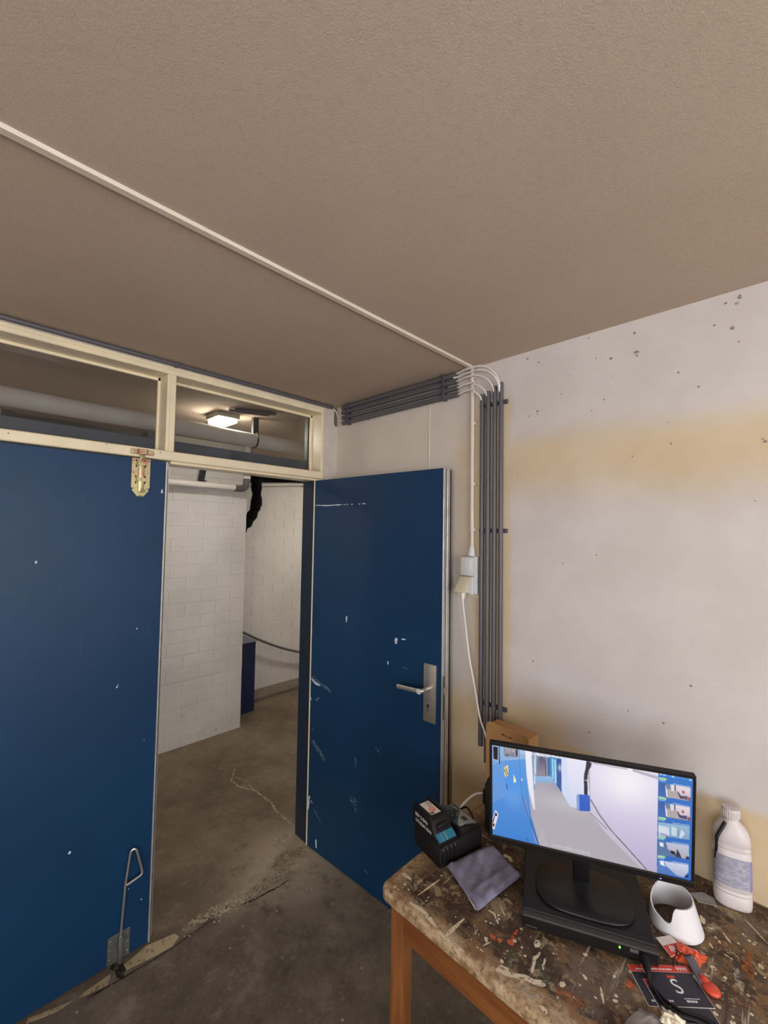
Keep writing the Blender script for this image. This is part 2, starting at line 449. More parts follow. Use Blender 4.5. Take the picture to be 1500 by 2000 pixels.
def text(name, body, size, m, parent, loc, rot, align='CENTER', sx=1):
    c = bpy.data.curves.new(name, 'FONT'); c.body = body; c.size = size; c.align_x = align; c.align_y = 'CENTER'
    c.extrude = .00008; c.materials.append(m); c.offset = .0
    t = bpy.data.objects.new('t', c); COL.objects.link(t); bpy.context.view_layer.update()
    me = bpy.data.meshes.new_from_object(t.evaluated_get(bpy.context.evaluated_depsgraph_get())); bpy.data.objects.remove(t)
    me.name = name; o = bpy.data.objects.new(name, me); COL.objects.link(o); o.parent = parent
    o.location = loc; o.rotation_euler = rot; o.scale = (sx, 1, 1); o['kind'] = 'stuff'
    return o
def blob(cx, cy, rx, ry, ang=0, n=10, jit=.3):
    return [(cx+(rx*(1+random.uniform(-jit, jit))*cos(t))*cos(ang)-(ry*(1+random.uniform(-jit, jit))*sin(t))*sin(ang),
             cy+(rx*(1+random.uniform(-jit, jit))*cos(t))*sin(ang)+(ry*(1+random.uniform(-jit, jit))*sin(t))*cos(ang))
            for t in [2*pi*k/n for k in range(n)]]
def ribbon(pts, w, jit=.35):
    """irregular streak outline around a 2-d polyline"""
    P = []
    for i in range(len(pts)-1):
        for k in range(4):
            t = k/4; P.append((pts[i][0]*(1-t)+pts[i+1][0]*t, pts[i][1]*(1-t)+pts[i+1][1]*t))
    P.append(pts[-1]); L, Rr = [], []
    for i, p in enumerate(P):
        a = P[max(0, i-1)]; b = P[min(len(P)-1, i+1)]; d = Vector((b[0]-a[0], b[1]-a[1])).normalized()
        e = .35 if i in (0, len(P)-1) else 1
        w1 = w/2*e*(1+random.uniform(-jit, jit)); w2 = w/2*e*(1+random.uniform(-jit, jit))
        L.append((p[0]-d.y*w1, p[1]+d.x*w1)); Rr.append((p[0]+d.y*w2, p[1]-d.x*w2))
    return L, Rr
def ribbon_mesh(mb, pts, w, z, jit=.35, up=None):
    L, Rr = ribbon(pts, w, jit); up = up or (lambda a, b: (a, b, z))
    for i in range(len(L)-1):
        mb.flat([up(*L[i]), up(*Rr[i]), up(*Rr[i+1]), up(*L[i+1])])

# ================================================================== ROOM SHELL
S = 'structure'
mb = MB().box(-2.6, ROOM_X+.2, ROOM_Y-.2, 3.2, -.12, 0)
floor = tag(obj('floor', mb, FLOOR), 'worn dusty grey brown concrete floor', 'floor', kind=S)
mb = MB().box(-2.6, ROOM_X+.2, ROOM_Y-.2, 3.2, H, H+.15)
ceiling = tag(obj('ceiling', mb, CEIL), 'brownish grey stippled concrete ceiling', 'ceiling', kind=S)
wr = tag(obj('wall_right', MB().box(0, ROOM_X+.2, 0, .14, 0, H), WALL), 'patchy white and yellow painted plaster wall behind the table', 'wall', kind=S)
wb = tag(obj('wall_back', MB().box(-.14, FILL_WIN[0], ROOM_Y-.14, ROOM_Y, 0, H).box(FILL_WIN[1], ROOM_X+.2, ROOM_Y-.14, ROOM_Y, 0, H)
         .box(FILL_WIN[0], FILL_WIN[1], ROOM_Y-.14, ROOM_Y, 0, FILL_WIN[2]).box(FILL_WIN[0], FILL_WIN[1], ROOM_Y-.14, ROOM_Y, FILL_WIN[3], H), WALL), 'painted wall behind the viewer', 'wall', kind=S)
y0, y1, z0, z1 = WIN
mb = MB().box(ROOM_X, ROOM_X+.2, ROOM_Y, y0, 0, H).box(ROOM_X, ROOM_X+.2, y1, 0, 0, H)
mb.box(ROOM_X, ROOM_X+.2, y0, y1, 0, z0).box(ROOM_X, ROOM_X+.2, y0, y1, z1, H)
tag(obj('wall_window', mb, WALL), 'wall with the daylight window opposite the blue doors', 'wall', kind=S)
mb = MB()
for yy in (y0, (y0+y1)/2-.03, y1-.06): mb.box(ROOM_X+.06, ROOM_X+.12, yy, yy+.06, z0, z1)
mb.box(ROOM_X+.06, ROOM_X+.12, y0, y1, z0, z0+.06).box(ROOM_X+.06, ROOM_X+.12, y0, y1, z1-.06, z1)
tag(obj('window_3', mb, CREAM), 'wide cream window frame behind the viewer', 'window', kind=S)

mb = MB()
for i, (x, z) in enumerate([(1.834, 2.414), (1.89, 2.464), (1.896, 2.48), (1.877, 2.392), (1.892, 2.345), (1.863, 2.473), (1.618, 2.39), (1.62, 2.378), (1.739, 2.289), (1.791, 2.229), (1.537, 2.39), (1.614, 2.459), (1.488, 2.404), (1.543, 2.324), (1.462, 2.488), (1.707, 2.13), (1.604, 2.028), (1.359, 2.298), (1.265, 2.25), (1.262, 2.236), (1.23, 2.235), (1.471, 2.213), (1.221, 2.475), (1.269, 2.447), (1.406, 2.387), (1.514, 2.246), (1.246, 1.257), (1.921, 1.864), (1.941, 2.042), (1.946, 2.035), (1.583, 1.165), (1.455, 1.051), (1.685, 1.157), (1.76, 1.293), (1.365, 1.648), (1.484, 1.685), (1.177, 2.003), (1.716, 2.059), (0.966, 2.207), (0.278, 2.383), (0.468, 2.2), (0.319, 2.419)]):
    q = .0029*random.uniform(.7, 1.5)*(1.5 if i < 8 else 1); mb.prism(blob(x, z, q*random.uniform(.7, 1.5), q, random.uniform(0, 3), 7, .4), 1, -.0006-i*.000004, .0005)
obj('plaster_chip', mb, flaky('bare_plaster_chip', (146, 132, 124), 160, .36, .52, .8, .2), wr, smooth=0, kind='stuff')
# wall strip between the door frame and the corner, with the broken-out cable hole at its top
FR = -1.90          # far end of the frame (outside the picture)
wl = tag(obj('wall_left', MB().box(-.14, .004, -.10, -.028, 0, H).box(-.14, .004, -.028, 0, 0, 2.385)
         .box(-.14, .0, ROOM_Y, FR-.06, 0, H).box(-.14, 0, FR-.06, -.10, 2.481, H), PLAST),
         'narrow whitewashed wall strip between door frame and corner', 'wall', kind=S)
obj('cable_hole_shade', MB().box(-.10, -.05, -.03, 0, 2.385, H), CAVSHADE, wl)  # dark backing paints the shade inside the notch
obj('broken_rim', MB().prism([(-.03+.012*cos(t)+random.uniform(-.003, .003), 2.387+.008*sin(t)) for t in np.linspace(0, 2*pi, 9)[:-1]], 0, -.03, .006), PLAST, wl)

# corridor behind the doors
ca = tag(obj('wall_corridor', MB().box(-2.6, -1.603, -.50, .27, 0, H), BRICK), 'white painted brick pier seen through the doorway', 'wall', kind=S)
cb = tag(obj('wall_far', MB().box(-2.6, -2.2532, .27, 3.1, 0, H), BRICK), 'white painted brick wall beyond the pier', 'wall', kind=S)
def lay_bricks(wall, xf, ya, yb, ln, ht, skip=None, zmax=H):
    base = None; k = 0; zc = 0
    gap, zgap = .0028, .0048
    while zc+ht <= zmax+.001:
        off = (ln/2 if k % 2 else 0); y = ya-off
        while y < yb-.01:
            a, b = max(y, ya), min(y+ln-gap, yb)
            if b-a > .03 and not (skip and skip((a+b)/2, zc)):
                full = abs((b-a)-(ln-gap)) < 1e-4
                if full and base is not None:
                    o = bpy.data.objects.new('brick', base); COL.objects.link(o); o.parent = wall
                else:
                    L = b-a; mb = MB().box(-.03, 0, -L/2, L/2, 0, ht-zgap, .0014)
                    o = obj('brick', mb, BRICK, None, smooth=0); o.parent = wall
                    if full: base = o.data
                o.location = (xf+random.uniform(-.0008, .0006), (a+b)/2, zc)
            y += ln
        zc += ht; k += 1
lay_bricks(ca, -1.600, -.50, .27, .255, .1043)
lay_bricks(cb, -2.250, .45, 2.55, .255, .1043, skip=lambda y, z: z > 2.14)
# dark sheet as painted recess shade above the far wall and its plastered lintel
obj('gap_shade', MB().prism([(.45, 2.235), (1.5, 2.345), (2.55, 2.42), (2.55, H), (.45, H)], 0, -2.256, -2.2455), CAVSHADE, cb)
tag(obj('wall_end', MB().box(-2.6, 0, 3.1, 3.2, 0, H), BRICK), 'end wall of the corridor', 'wall', kind=S)
tag(obj('wall_corridor_near', MB().box(-.14, 0, .14, 3.1, 0, H), BRICK), 'corridor side wall past the open door', 'wall', kind=S)
tag(obj('wall_corridor_end', MB().box(-2.6, 0, ROOM_Y-.2, ROOM_Y-.1, 0, H), BRICK), 'other end wall of the corridor', 'wall', kind=S)
tag(obj('trim_2', MB().prism([(-2.25, 0), (-2.03, 0), (-2.03, .03), (-2.06, .042), (-2.25, .05)], 1, .5, 3.1) if False else
        MB().box(-2.25, -2.03, .56, 3.1, 0, .035, .006), GREYCURB), 'low concrete curb along the far corridor wall', 'curb', kind=S)
# opposite storage door row seen through the left transom
op = thing('door_3', 'dark blue storage door across the corridor seen through the left transom', 'door', (-1.7, -1.3, 0), kind=S)
obj('leaf', MB().box(-1.72, -1.68, -1.36, -.56, 0, 2.06, .003), BLUE, op)
obj('frame', MB().box(-1.76, -1.64, -.56, -.50, 0, H).box(-1.76, -1.64, -1.42, -1.36, 0, H).box(-1.76, -1.64, -1.36, -.56, 2.06, 2.12), DBLUE, op)
obj('dark_transom', MB().box(-1.72, -1.71, -1.36, -.56, 2.12, H), BLACKG, op)
tag(obj('wall_opposite', MB().box(-2.6, -1.66, ROOM_Y-.1, -1.42, 0, H), BRICK), 'white corridor wall beyond the storage door', 'wall', kind=S)

# ================================================================== DOOR FRAME AND TRANSOMS
fr = thing('trim_1', 'cream painted wooden frame of doors and transom windows', 'frame', (0, -.97, 0), kind=S)
XF, XB = 0.004, -.105
obj('top_rail', MB().box(XB, XF, FR, -.10, 2.447, 2.482, .003), CREAM, fr)
obj('top_bead', MB().box(XF-.002, XF+.004, FR, -.105, 2.463, 2.468, .001), CREAM, fr)
obj('mullion', MB().box(XB, XF, -.975, -.937, 2.10, 2.447, .003), CREAM, fr)
obj('mullion_bead', MB().box(XF-.002, XF+.003, -.968, -.963, 2.10, 2.447, .001), CREAM, fr)
obj('right_stile', MB().box(XB, XF, -.118, -.099, 2.055, 2.447, .003), CREAM, fr)
obj('left_stile', MB().box(XB, XF, FR-.06, FR+.03, 0, 2.482, .003), CREAM, fr)
obj('transom_rail', MB().box(XB, XF+.004, FR, -.10, 2.058, 2.10, .004), CREAM, fr)
obj('door_stop', MB().box(XB, -.012, -.945, -.12, 2.046, 2.058, .003), CREAM, fr)
obj('right_jamb', MB().box(-.125, -.008, -.150, -.09, 0, 2.07, .003), DBLUE, fr)
obj('jamb_edge', MB().box(-.008, .0, -.157, -.10, 0, 2.056, .002), CREAM, fr)
obj('outer_rail', MB().box(-.155, -.118, FR, -.105, 2.068, 2.172, .004), SLATE, fr)
obj('outer_stile', MB().box(-.155, -.118, -.128, -.09, 2.172, 2.45, .003), DBLUE, fr)
mb = MB()
for yy, zz in ((-1.03, 2.083), (-1.022, 2.076), (-1.5, 2.085), (-.995, 2.087), (-1.2, 2.095)): mb.tube([(XF+.003, yy, zz), (XF+.0055, yy, zz)], .0022, 6)
obj('screw_hole', mb, INKK, fr, kind='stuff')
for i, (a, b, nm) in enumerate(((FR+.03, -.975, 'left transom window pane over the closed blue door'), (-.937, -.118, 'right transom window pane over the open doorway'))):
    w = thing('window_%d' % (i+1), nm, 'window', (-.108, (a+b)/2, 2.10), kind=S)
    obj('pane', MB().box(-.112, -.106, a-.004, b+.004, 2.09, 2.455), GLASS, w, smooth=0)
    g = MB().box(-.106, -.094, a, b, 2.436, 2.447).box(-.106, -.094, a, b, 2.10, 2.109).box(-.106, -.094, a, a+.009, 2.10, 2.447).box(-.106, -.094, b-.009, b, 2.10, 2.447)
    obj('glazing_bead', g, CREAM, w)

# ================================================================== CLOSED DOOR (left)
def chip_yz(mb, y, z, ry, rz, x=.0015, n=9, ang=0):
    mb.prism(blob(y, z, ry, rz, ang, n), 0, x-.001, x)
d1 = thing('door_1', 'closed blue door leaf with a brass bolt and a floor bolt', 'door', (0, -1.86, 0), kind=S)
obj('leaf', MB().box(-.044, 0, FR+.03, -.9685, .006, 2.052, .0015), BLUE, d1)
obj('metal_edge', MB().box(-.046, .0035, -.9685, -.9615, .006, 2.05, .001), ALU, d1)
obj('rubber_seal', MB().box(-.046, -.020, -.9615, -.9515, .03, 2.02), RUBBER, d1)
obj('outer_lip', MB().box(-.046, -.020, -.9515, -.9475, .006, 2.05, .001).box(-.046, -.020, -.9615, -.9515, 2.02, 2.05), ALU, d1)
mb = MB()
chip_yz(mb, -.981, 1.918, .004, .009)
for y, z, s in ((-1.404, 1.625, .006), (-1.059, 1.332, .004), (-1.124, 1.105, .005), (-1.12, 1.112, .003), (-1.259, .52, .007), (-1.013, .86, .003), (-1.0, .2, .004), (-1.05, .27, .003)):
    chip_yz(mb, y, z, s*.6, s*.8)
obj('paint_chip', mb, CHIPW, d1, kind='stuff')
# barrel bolt, zinc plated
bb = thing('barrel_bolt', '', '', (0, -1.068, 1.89)); del bb['label']; del bb['category']
bb.parent = d1; bb.location = (0, -1.068+1.86, 1.89)
def bolt_part(name, mb, m): return obj(name, mb, m, bb)
yc = -1.068
plate = [(yc-.036, 2.053), (yc+.036, 2.053), (yc+.036, 1.927), (yc+.030, 1.922), (yc+.033, 1.915), (yc+.017, 1.896), (yc+.014, 1.890),
         (yc-.014, 1.890), (yc-.017, 1.896), (yc-.033, 1.915), (yc-.030, 1.922), (yc-.036, 1.927)]
bolt_part('bolt_plate', MB().prism(plate, 0, .0, .0035, .0008), ZINC)
bolt_part('bolt_rod', MB().box(.006, .014, yc-.011, yc+.011, 1.908, 2.088, .003, 2), ZINC)
for zz in (2.022, 1.953):
    bolt_part('guide', MB().prism([(yc-.022, .003), (yc-.022, .006), (yc-.0165, .021), (yc+.0165, .021), (yc+.022, .006), (yc+.022, .003), (yc+.0135, .003), (yc+.0135, .018), (yc-.0135, .018), (yc-.0135, .003)], 2, zz, zz+.016, mtx=Matrix(((0, 1, 0, 0), (1, 0, 0, 0), (0, 0, 1, 0), (0, 0, 0, 1)))), ZINC)
bolt_part('bolt_knob', MB().tube([(.012, yc+.003, 1.917), (.030, yc+.005, 1.912)], [.007, .0085], 12), ZINC)
bolt_part('guide_slot', MB().box(.003, .0042, yc-.0215, yc-.0165, 1.944, 1.978).box(.003, .0042, yc-.0215, yc-.0165, 2.013, 2.047).box(.003, .0042, yc+.0135, yc+.018, 1.944, 1.978).box(.003, .0042, yc+.0135, yc+.018, 2.013, 2.047), CAVSHADE).__setitem__('kind', 'stuff')
bolt_part('padlock_eye', MB().tube([(.004, yc-.006, 1.893), (.018, yc-.006, 1.893), (.018, yc+.006, 1.893), (.004, yc+.006, 1.893)], .002, 8), ZINC)
mb = MB()
for sy in (-1, 1):
    for zz in (2.043, 1.99, 1.925): mb.tube([(.003, yc+sy*.027, zz), (.0055, yc+sy*.027, zz)], [.0045, .003], 8)
bolt_part('screw', mb, ZINC)
kp = MB().box(.008, .011, yc-.045, yc-.018, 2.068, 2.090, .002).box(.008, .011, yc+.018, yc+.045, 2.068, 2.090, .002)
kp.box(.008, .022, yc-.019, yc-.0155, 2.068, 2.090).box(.008, .022, yc+.0155, yc+.019, 2.068, 2.090).box(.019, .022, yc-.019, yc+.019, 2.068, 2.090, .001)
obj('keeper', kp, ZINC, fr)
# floor bolt with bent rod handle
fb = bpy.data.objects.new('floor_bolt', None); COL.objects.link(fb); fb.parent = d1; fb.location = (0, -1.08+1.86, 0)
obj('floor_bolt_plate', MB().box(0, .003, -1.119, -1.038, .008, .115, .001), GALV, fb)
obj('rod_sleeve', MB().box(.002, .02, -1.084, -1.066, .004, .112, .006, 2), GALV, fb)
rod = [(.012, -1.075, .002), (.012, -1.075, .12), (.012, -1.066, .30), (.012, -1.054, .405)]
loop = smoothpath([(.012, -1.054, .405), (.013, -1.050, .425), (.015, -1.040, .432), (.017, -1.031, .424), (.018, -1.027, .41)], 5)
loop2 = [(.02, -1.012, .35), (.02, -1.006, .322), (.02, -1.012, .314), (.016, -1.055, .302), (.014, -1.062, .301)]
obj('bolt_rod', MB().tube(rod[:-1]+list(loop)+loop2, .0048, 10), STEEL, fb)
mb = MB()
for yy in (-1.11, -1.047):
    for zz in (.03, .065, .1): mb.tube([(.002, yy, zz), (.005, yy, zz)], [.005, .003], 8)
obj('screw', mb, STEEL, fb)

# ================================================================== OPEN DOOR
DA = math.atan2(.052, .879)
d2 = thing('door_2', 'open blue door swung into the room against the right wall', 'door', (0, -.157, 0), DA, kind=S)
LW = .880
obj('leaf', MB().box(.004, LW, 0, .044, .006, 2.044, .0015), BLUE, d2, local=True)
obj('metal_edge', MB().box(LW, LW+.005, -.001, .046, .006, 2.043, .001).box(LW+.004, LW+.008, .026, .046, .006, 2.043, .001), ALU, d2, local=True)
obj('edge_groove', MB().box(LW+.0049, LW+.0055, .018, .0235, .006, 2.043), GALV, d2, local=True)
obj('rubber_seal', MB().box(LW-.012, LW+.006, .046, .060, .006, 2.043, .002), RUBBER, d2, local=True)
obj('hinge_edge', MB().box(.0, .0045, -.001, .044, .006, 2.044, .001), CREAM, d2, local=True)
lk = obj('lock_faceplate', MB().box(LW+.005, LW+.0062, .004, .016, .945, 1.13, .0004), GALV, d2, local=True)
obj('latch', MB().box(LW+.006, LW+.016, .006, .022, 1.055, 1.085, .002), STEEL, lk, local=True)
hp = obj('handle_plate', MB().box(.792, .857, -.010, 0, .922, 1.174, .002, 2), STEEL, d2, local=True)
lever = [(.818, -.008, 1.068), (.818, -.03, 1.068), (.817, -.048, 1.067), (.810, -.056, 1.066), (.796, -.0575, 1.064), (.75, -.057, 1.061), (.69, -.056, 1.057), (.682, -.056, 1.0565)]
obj('lever', MB().tube(smoothpath(lever, 4), .0105, 14).tube([(.818, -.0095, 1.068), (.818, -.017, 1.068)], .0135, 16), STEEL, hp, local=True)
obj('lever_cap', MB().tube([(.808, -.0655, 1.066), (.808, -.0685, 1.066)], [.0125, .011], 14), SWITCH, hp, local=True)
obj('keyhole', MB().tube([(.818, -.0095, .992), (.818, -.0112, .992)], .009, 14).box(.8145, .8215, -.0112, -.0095, .968, .99, .001), GALV, hp, local=True)
obj('key_slot', MB().tube([(.818, -.011, .993), (.818, -.0118, .993)], .0048, 10).box(.8168, .8192, -.0118, -.0108, .978, .99), INKK, hp, local=True)
def door_mark(mb, pts, w, jit=.5): ribbon_mesh(mb, pts, w, 0, jit, up=lambda a, b: (a, -.0012, b))
mb = MB()
door_mark(mb, [(.006, 1.902), (.12, 1.896), (.235, 1.899)], .005, .6)
for a, b in ((.245, .262), (.27, .28), (.30, .318), (.36, .37), (.385, .41)): door_mark(mb, [(a, 1.899), (b, 1.898)], .005)
door_mark(mb, [(.284, 1.31), (.286, 1.295), (.284, 1.276)], .009)
door_mark(mb, [(.630, 1.252), (.622, 1.240), (.626, 1.225)], .013)
door_mark(mb, [(.655, 1.253), (.683, 1.256)], .006)
door_mark(mb, [(.575, 1.135), (.577, 1.118)], .01)
door_mark(mb, [(.081, .042), (.083, -.0), (.084, -.0)], .01) if False else door_mark(mb, [(.078, .074), (.083, .05), (.083, .028)], .011)
door_mark(mb, [(.008, .82), (.012, .80)], .006); door_mark(mb, [(.055, .818), (.065, .812)], .006); door_mark(mb, [(.07, .83), (.078, .826)], .005)
door_mark(mb, [(.02, .28), (.014, .25), (.008, .20)], .010); door_mark(mb, [(.03, .26), (.045, .25)], .006)
door_mark(mb, [(.01, .92), (.05, .906), (.085, .898)], .012)
obj('paint_chip', mb, CHIPW, d2, local=True, smooth=0, kind='stuff')
mb = MB()
door_mark(mb, [(.01, .93), (.09, .908), (.18, .888)], .022)
door_mark(mb, [(.03, .585), (.09, .55), (.14, .512)], .026); door_mark(mb, [(.37, .615), (.372, .56)], .012)
door_mark(mb, [(.50, .70), (.54, .69)], .010); door_mark(mb, [(.665, 1.128), (.70, 1.122)], .008)
door_mark(mb, [(.33, .40), (.36, .385), (.39, .40)], .03); door_mark(mb, [(.36, .37), (.385, .35)], .02)
door_mark(mb, [(.05, .23), (.09, .2), (.12, .18)], .01); door_mark(mb, [(.03, .65), (.04, .64)], .02); door_mark(mb, [(.44, .10), (.47, .095)], .012)
obj('scuff', mb, CHIPB, d2, local=True, smooth=0, kind='stuff')

# ================================================================== FLOOR WEAR
mb = MB()
for pl in ([(.005, -.978), (.033, -.871), (.06, -.862), (.085, -.897), (.077, -.971), (.06, -1.063), (.031, -1.067)], [(.033, -1.113), (.055, -1.118), (.073, -1.133), (.06, -1.18), (.052, -1.219), (.041, -1.204)], [(.045, -1.238), (.05, -1.28), (.04, -1.314), (.02, -1.367), (.006, -1.36)]):
    mb.prism(pl, 2, 0, .0012)
obj('paint_patch', mb, OLDP, floor, smooth=0, kind='stuff')
mb = MB()
ribbon_mesh(mb, [(-1.0, -.08), (-.93, -.13), (-.885, -.161), (-.779, -.165), (-.675, -.108), (-.482, -.091), (-.386, -.117), (-.217, -.119), (-.108, -.139), (-.05, -.15)], .014, .0014, .6)
ribbon_mesh(mb, [(-.93, -.13), (-.80, -.09), (-.675, -.108)], .008, .0014, .7)
ribbon_mesh(mb, [(-.209, -.255), (-.1, -.262), (-.011, -.28), (.03, -.28)], .022, .0014, .6)
for i in range(60):
    y = random.uniform(-.80, -.28); x = .058+.018*sin(y*9)+random.gauss(0, .012)
    mb.prism(blob(x, y, random.uniform(.003, .012), random.uniform(.006, .035), random.uniform(-.3, .3), 7, .5), 2, 0, .0016+i*.00002)
obj('crumbled_cement', mb, CRACK, floor, smooth=0, kind='stuff')
mb = MB()
for i in range(150):
    if i % 2: x = random.gauss(.02, .09); y = random.gauss(-.27, .06)
    else: x = random.gauss(.065, .03); y = random.uniform(-.85, -.3)
    q = random.uniform(.001, .004)*(1.6 if i % 13 == 0 else 1)
    mb.prism(blob(x, y, q, q*random.uniform(.7, 1.3), 0, 6, .4), 2, 0, q*.7)
obj('cement_crumbs', mb, RUBBLE, floor, smooth=0, kind='stuff')
mb = MB()
ribbon_mesh(mb, [(.135, -.36), (.132, -.42), (.125, -.466), (.116, -.543), (.10, -.6)], .010, .0008, .4)
ribbon_mesh(mb, [(.08, -.70), (.093, -.9), (.088, -1.05), (.075, -1.2)], .006, .0016, .5)
ribbon_mesh(mb, [(.0, -1.10), (.04, -1.08), (.09, -1.085)], .028, .0018, .5)
obj('crack', mb, CRACKD, floor, smooth=0, kind='stuff')

# ================================================================== CORRIDOR THINGS
t = thing('ceiling_pipe', 'thick white lagged pipe under the corridor ceiling behind the transoms', 'pipe', (-.6, -.7, 2.36))
obj('lagging', MB().tube([(-.6, y, 2.352+.002*sin(y*7)) for y in np.linspace(-3.4, .24, 40)], .046, 20), PIPEW, t)
obj('end_collar', MB().tube([(-.6, .24, 2.352), (-.6, .255, 2.352)], [.046, .04], 20), PIPEW, t)
obj('pipe_stub', MB().tube([(-.6, .25, 2.352), (-.6, 3.1, 2.352)], .02, 12), MATTE, t)
obj('strap', MB().box(-.615, -.585, -.235, -.195, 2.39, H, .003).tube([(-.6+.049*cos(a), -.215, 2.352+.049*sin(a)) for a in np.linspace(0, 2*pi, 20)], .006, 6), MATTE, t)
for yy in (-1.6, -3.0): obj('strap', MB().box(-.612, -.588, yy-.012, yy+.012, 2.39, H, .003).tube([(-.6+.048*cos(a), yy, 2.352+.048*sin(a)) for a in np.linspace(0, 2*pi, 20)], .003, 6), PIPEW, t)
t = thing('corridor_lamp', 'lit bulkhead lamp on the corridor ceiling seen through the right transom', 'lamp', (-.72, -.44, H))
obj('lamp_body', MB().box(-.78, -.59, -.475, -.325, 2.466, H, .012, 2), mat('lamp_grey', (150, 146, 136), .6), t)
obj('diffuser', MB().prism([(-.765, -.46), (-.61, -.46), (-.61, -.34), (-.765, -.34)], 2, 2.444, 2.467, .008, 2), DIFF, t)
t = thing('corridor_lamp', 'added unseen corridor ceiling lamp further along past the open door', 'lamp', (-1.2, 1.9, H))  # hidden lamp, added to brighten the corridor brickwork
obj('lamp_body', MB().box(-1.32, -1.06, 1.75, 2.05, 2.462, H, .012, 2), mat('lamp_grey_b', (150, 146, 136), .6), t)
obj('diffuser', MB().prism([(-1.3, 1.78), (-1.08, 1.78), (-1.08, 2.02), (-1.3, 2.02)], 2, 2.438, 2.463, .008, 2), DIFF, t)
t = thing('corridor_lamp', 'added unseen corridor ceiling lamp far along past the closed door', 'lamp', (-1.2, -2.9, H))  # added out of view to light the lagged pipe
obj('lamp_body', MB().box(-1.32, -1.06, -3.05, -2.75, 2.462, H, .012, 2), mat('lamp_grey_c', (150, 146, 136), .6), t)
obj('diffuser', MB().prism([(-1.3, -3.02), (-1.08, -3.02), (-1.08, -2.78), (-1.3, -2.78)], 2, 2.438, 2.463, .008, 2), DIFF, t)
for k, (xa, ya) in enumerate(((-.52, -.42), (-.47, -.40))):
    o = obj('ceiling_conduit', MB().tube([(xa, ya-.02, H-.012), (xa+.10, ya+.20, H-.012)], .011, 10), GREYPVC)
    tag(o, ['short grey conduit on the corridor ceiling above the lamp', 'short grey conduit on the corridor ceiling nearest the transom glass'][k], 'conduit', 'corridor ceiling conduits')
t = thing('wall_pipe', 'slim white pipe with a grey elbow across the top of the brick pier', 'pipe', (-1.5, 0, 2.115))
obj('run', MB().tube([(-1.5, -1.3, 2.118), (-1.5, .12, 2.115)], .026, 16), PIPEW, t)
obj('elbow', MB().tube(smoothpath([(-1.5, .10, 2.112), (-1.5, .16, 2.112), (-1.5, .20, 2.13), (-1.5, .21, 2.17), (-1.5, .21, 2.24)], 6), .029, 16), GREYPVC, t)
obj('riser', MB().tube([(-1.5, .21, 2.23), (-1.5, .21, H)], .026, 14).tube([(-1.5, .21, 2.2), (-1.5, .21, 2.225)], .033, 14), PIPEW, t)
obj('bracket', MB().box(-1.6, -1.47, -.19, -.155, 2.145, 2.15).prism([(-.205, 2.145), (-.165, 2.145), (-.135, 2.33), (-.18, 2.33)], 0, -1.53, -1.50), MATTE, t)
t = thing('soil_pipe', 'black corridor pipe dropping behind the edge of the brick pier', 'pipe', (-2.1, .5, 0))
PITCH = mat('tarred_black', (14, 13, 12), .9, spec=.15)
obj('drop', MB().tube(smoothpath([(-2.1, .635, H), (-2.1, .64, 2.2), (-2.1, .645, 2.05), (-2.1, .62, 1.95), (-2.1, .56, 1.84), (-2.1, .49, 1.76), (-2.1, .46, 1.65), (-2.1, .46, 1.2), (-2.1, .46, .70)], 6), [.05+.006*sin(k*1.3) for k in range(49)], 16), PITCH, t)
obj('collar', MB().tube([(-2.1, .643, 2.06), (-2.1, .643, 2.0)], .058, 16), PITCH, t)
obj('branch', MB().tube([(-2.1, .64, 2.36), (-2.1, 1.6, 2.36)], .05, 14), PITCH, t)
tag(obj('pale_pipe', MB().tube([(-2.2, .70, 2.235), (-2.2, 1.33, 2.30)], .018, 12), PIPEW), 'pale pipe along the top of the far corridor wall', 'pipe')
tag(obj('pipe_end', MB().tube([(-2.2, 1.33, 2.30), (-2.2, 1.6, 2.33)], .03, 12), mat('rust_red', (88, 52, 46), .7)), 'short rust red pipe end above the far corridor wall', 'pipe')
t = thing('blue_box', 'navy corridor box with a grey lid tucked behind the pier', 'box', (-2.04, .42, 0))
obj('body', MB().box(-2.245, -1.835, .275, .535, 0, .662, .004), BOXB, t)
obj('lid', MB().box(-2.25, -1.828, .272, .542, .662, .675, .003), BOXT, t)
t = thing('hand_rail', 'sloping grey rail on the white corridor wall beside the navy box', 'rail', (-2.17, 1.0, .45))
obj('rail', MB().tube(smoothpath([(-2.17, .56, .695), (-2.17, .80, .56), (-2.17, 1.10, .42), (-2.17, 1.5, .28), (-2.17, 1.9, .15)], 6), .013, 10), GREYPVC, t)
for yy, zz in ((.95, .486), (1.7, .213)): obj('rail_bracket', MB().tube([(-2.25, yy, zz), (-2.17, yy, zz)], .006, 8), GREYPVC, t)

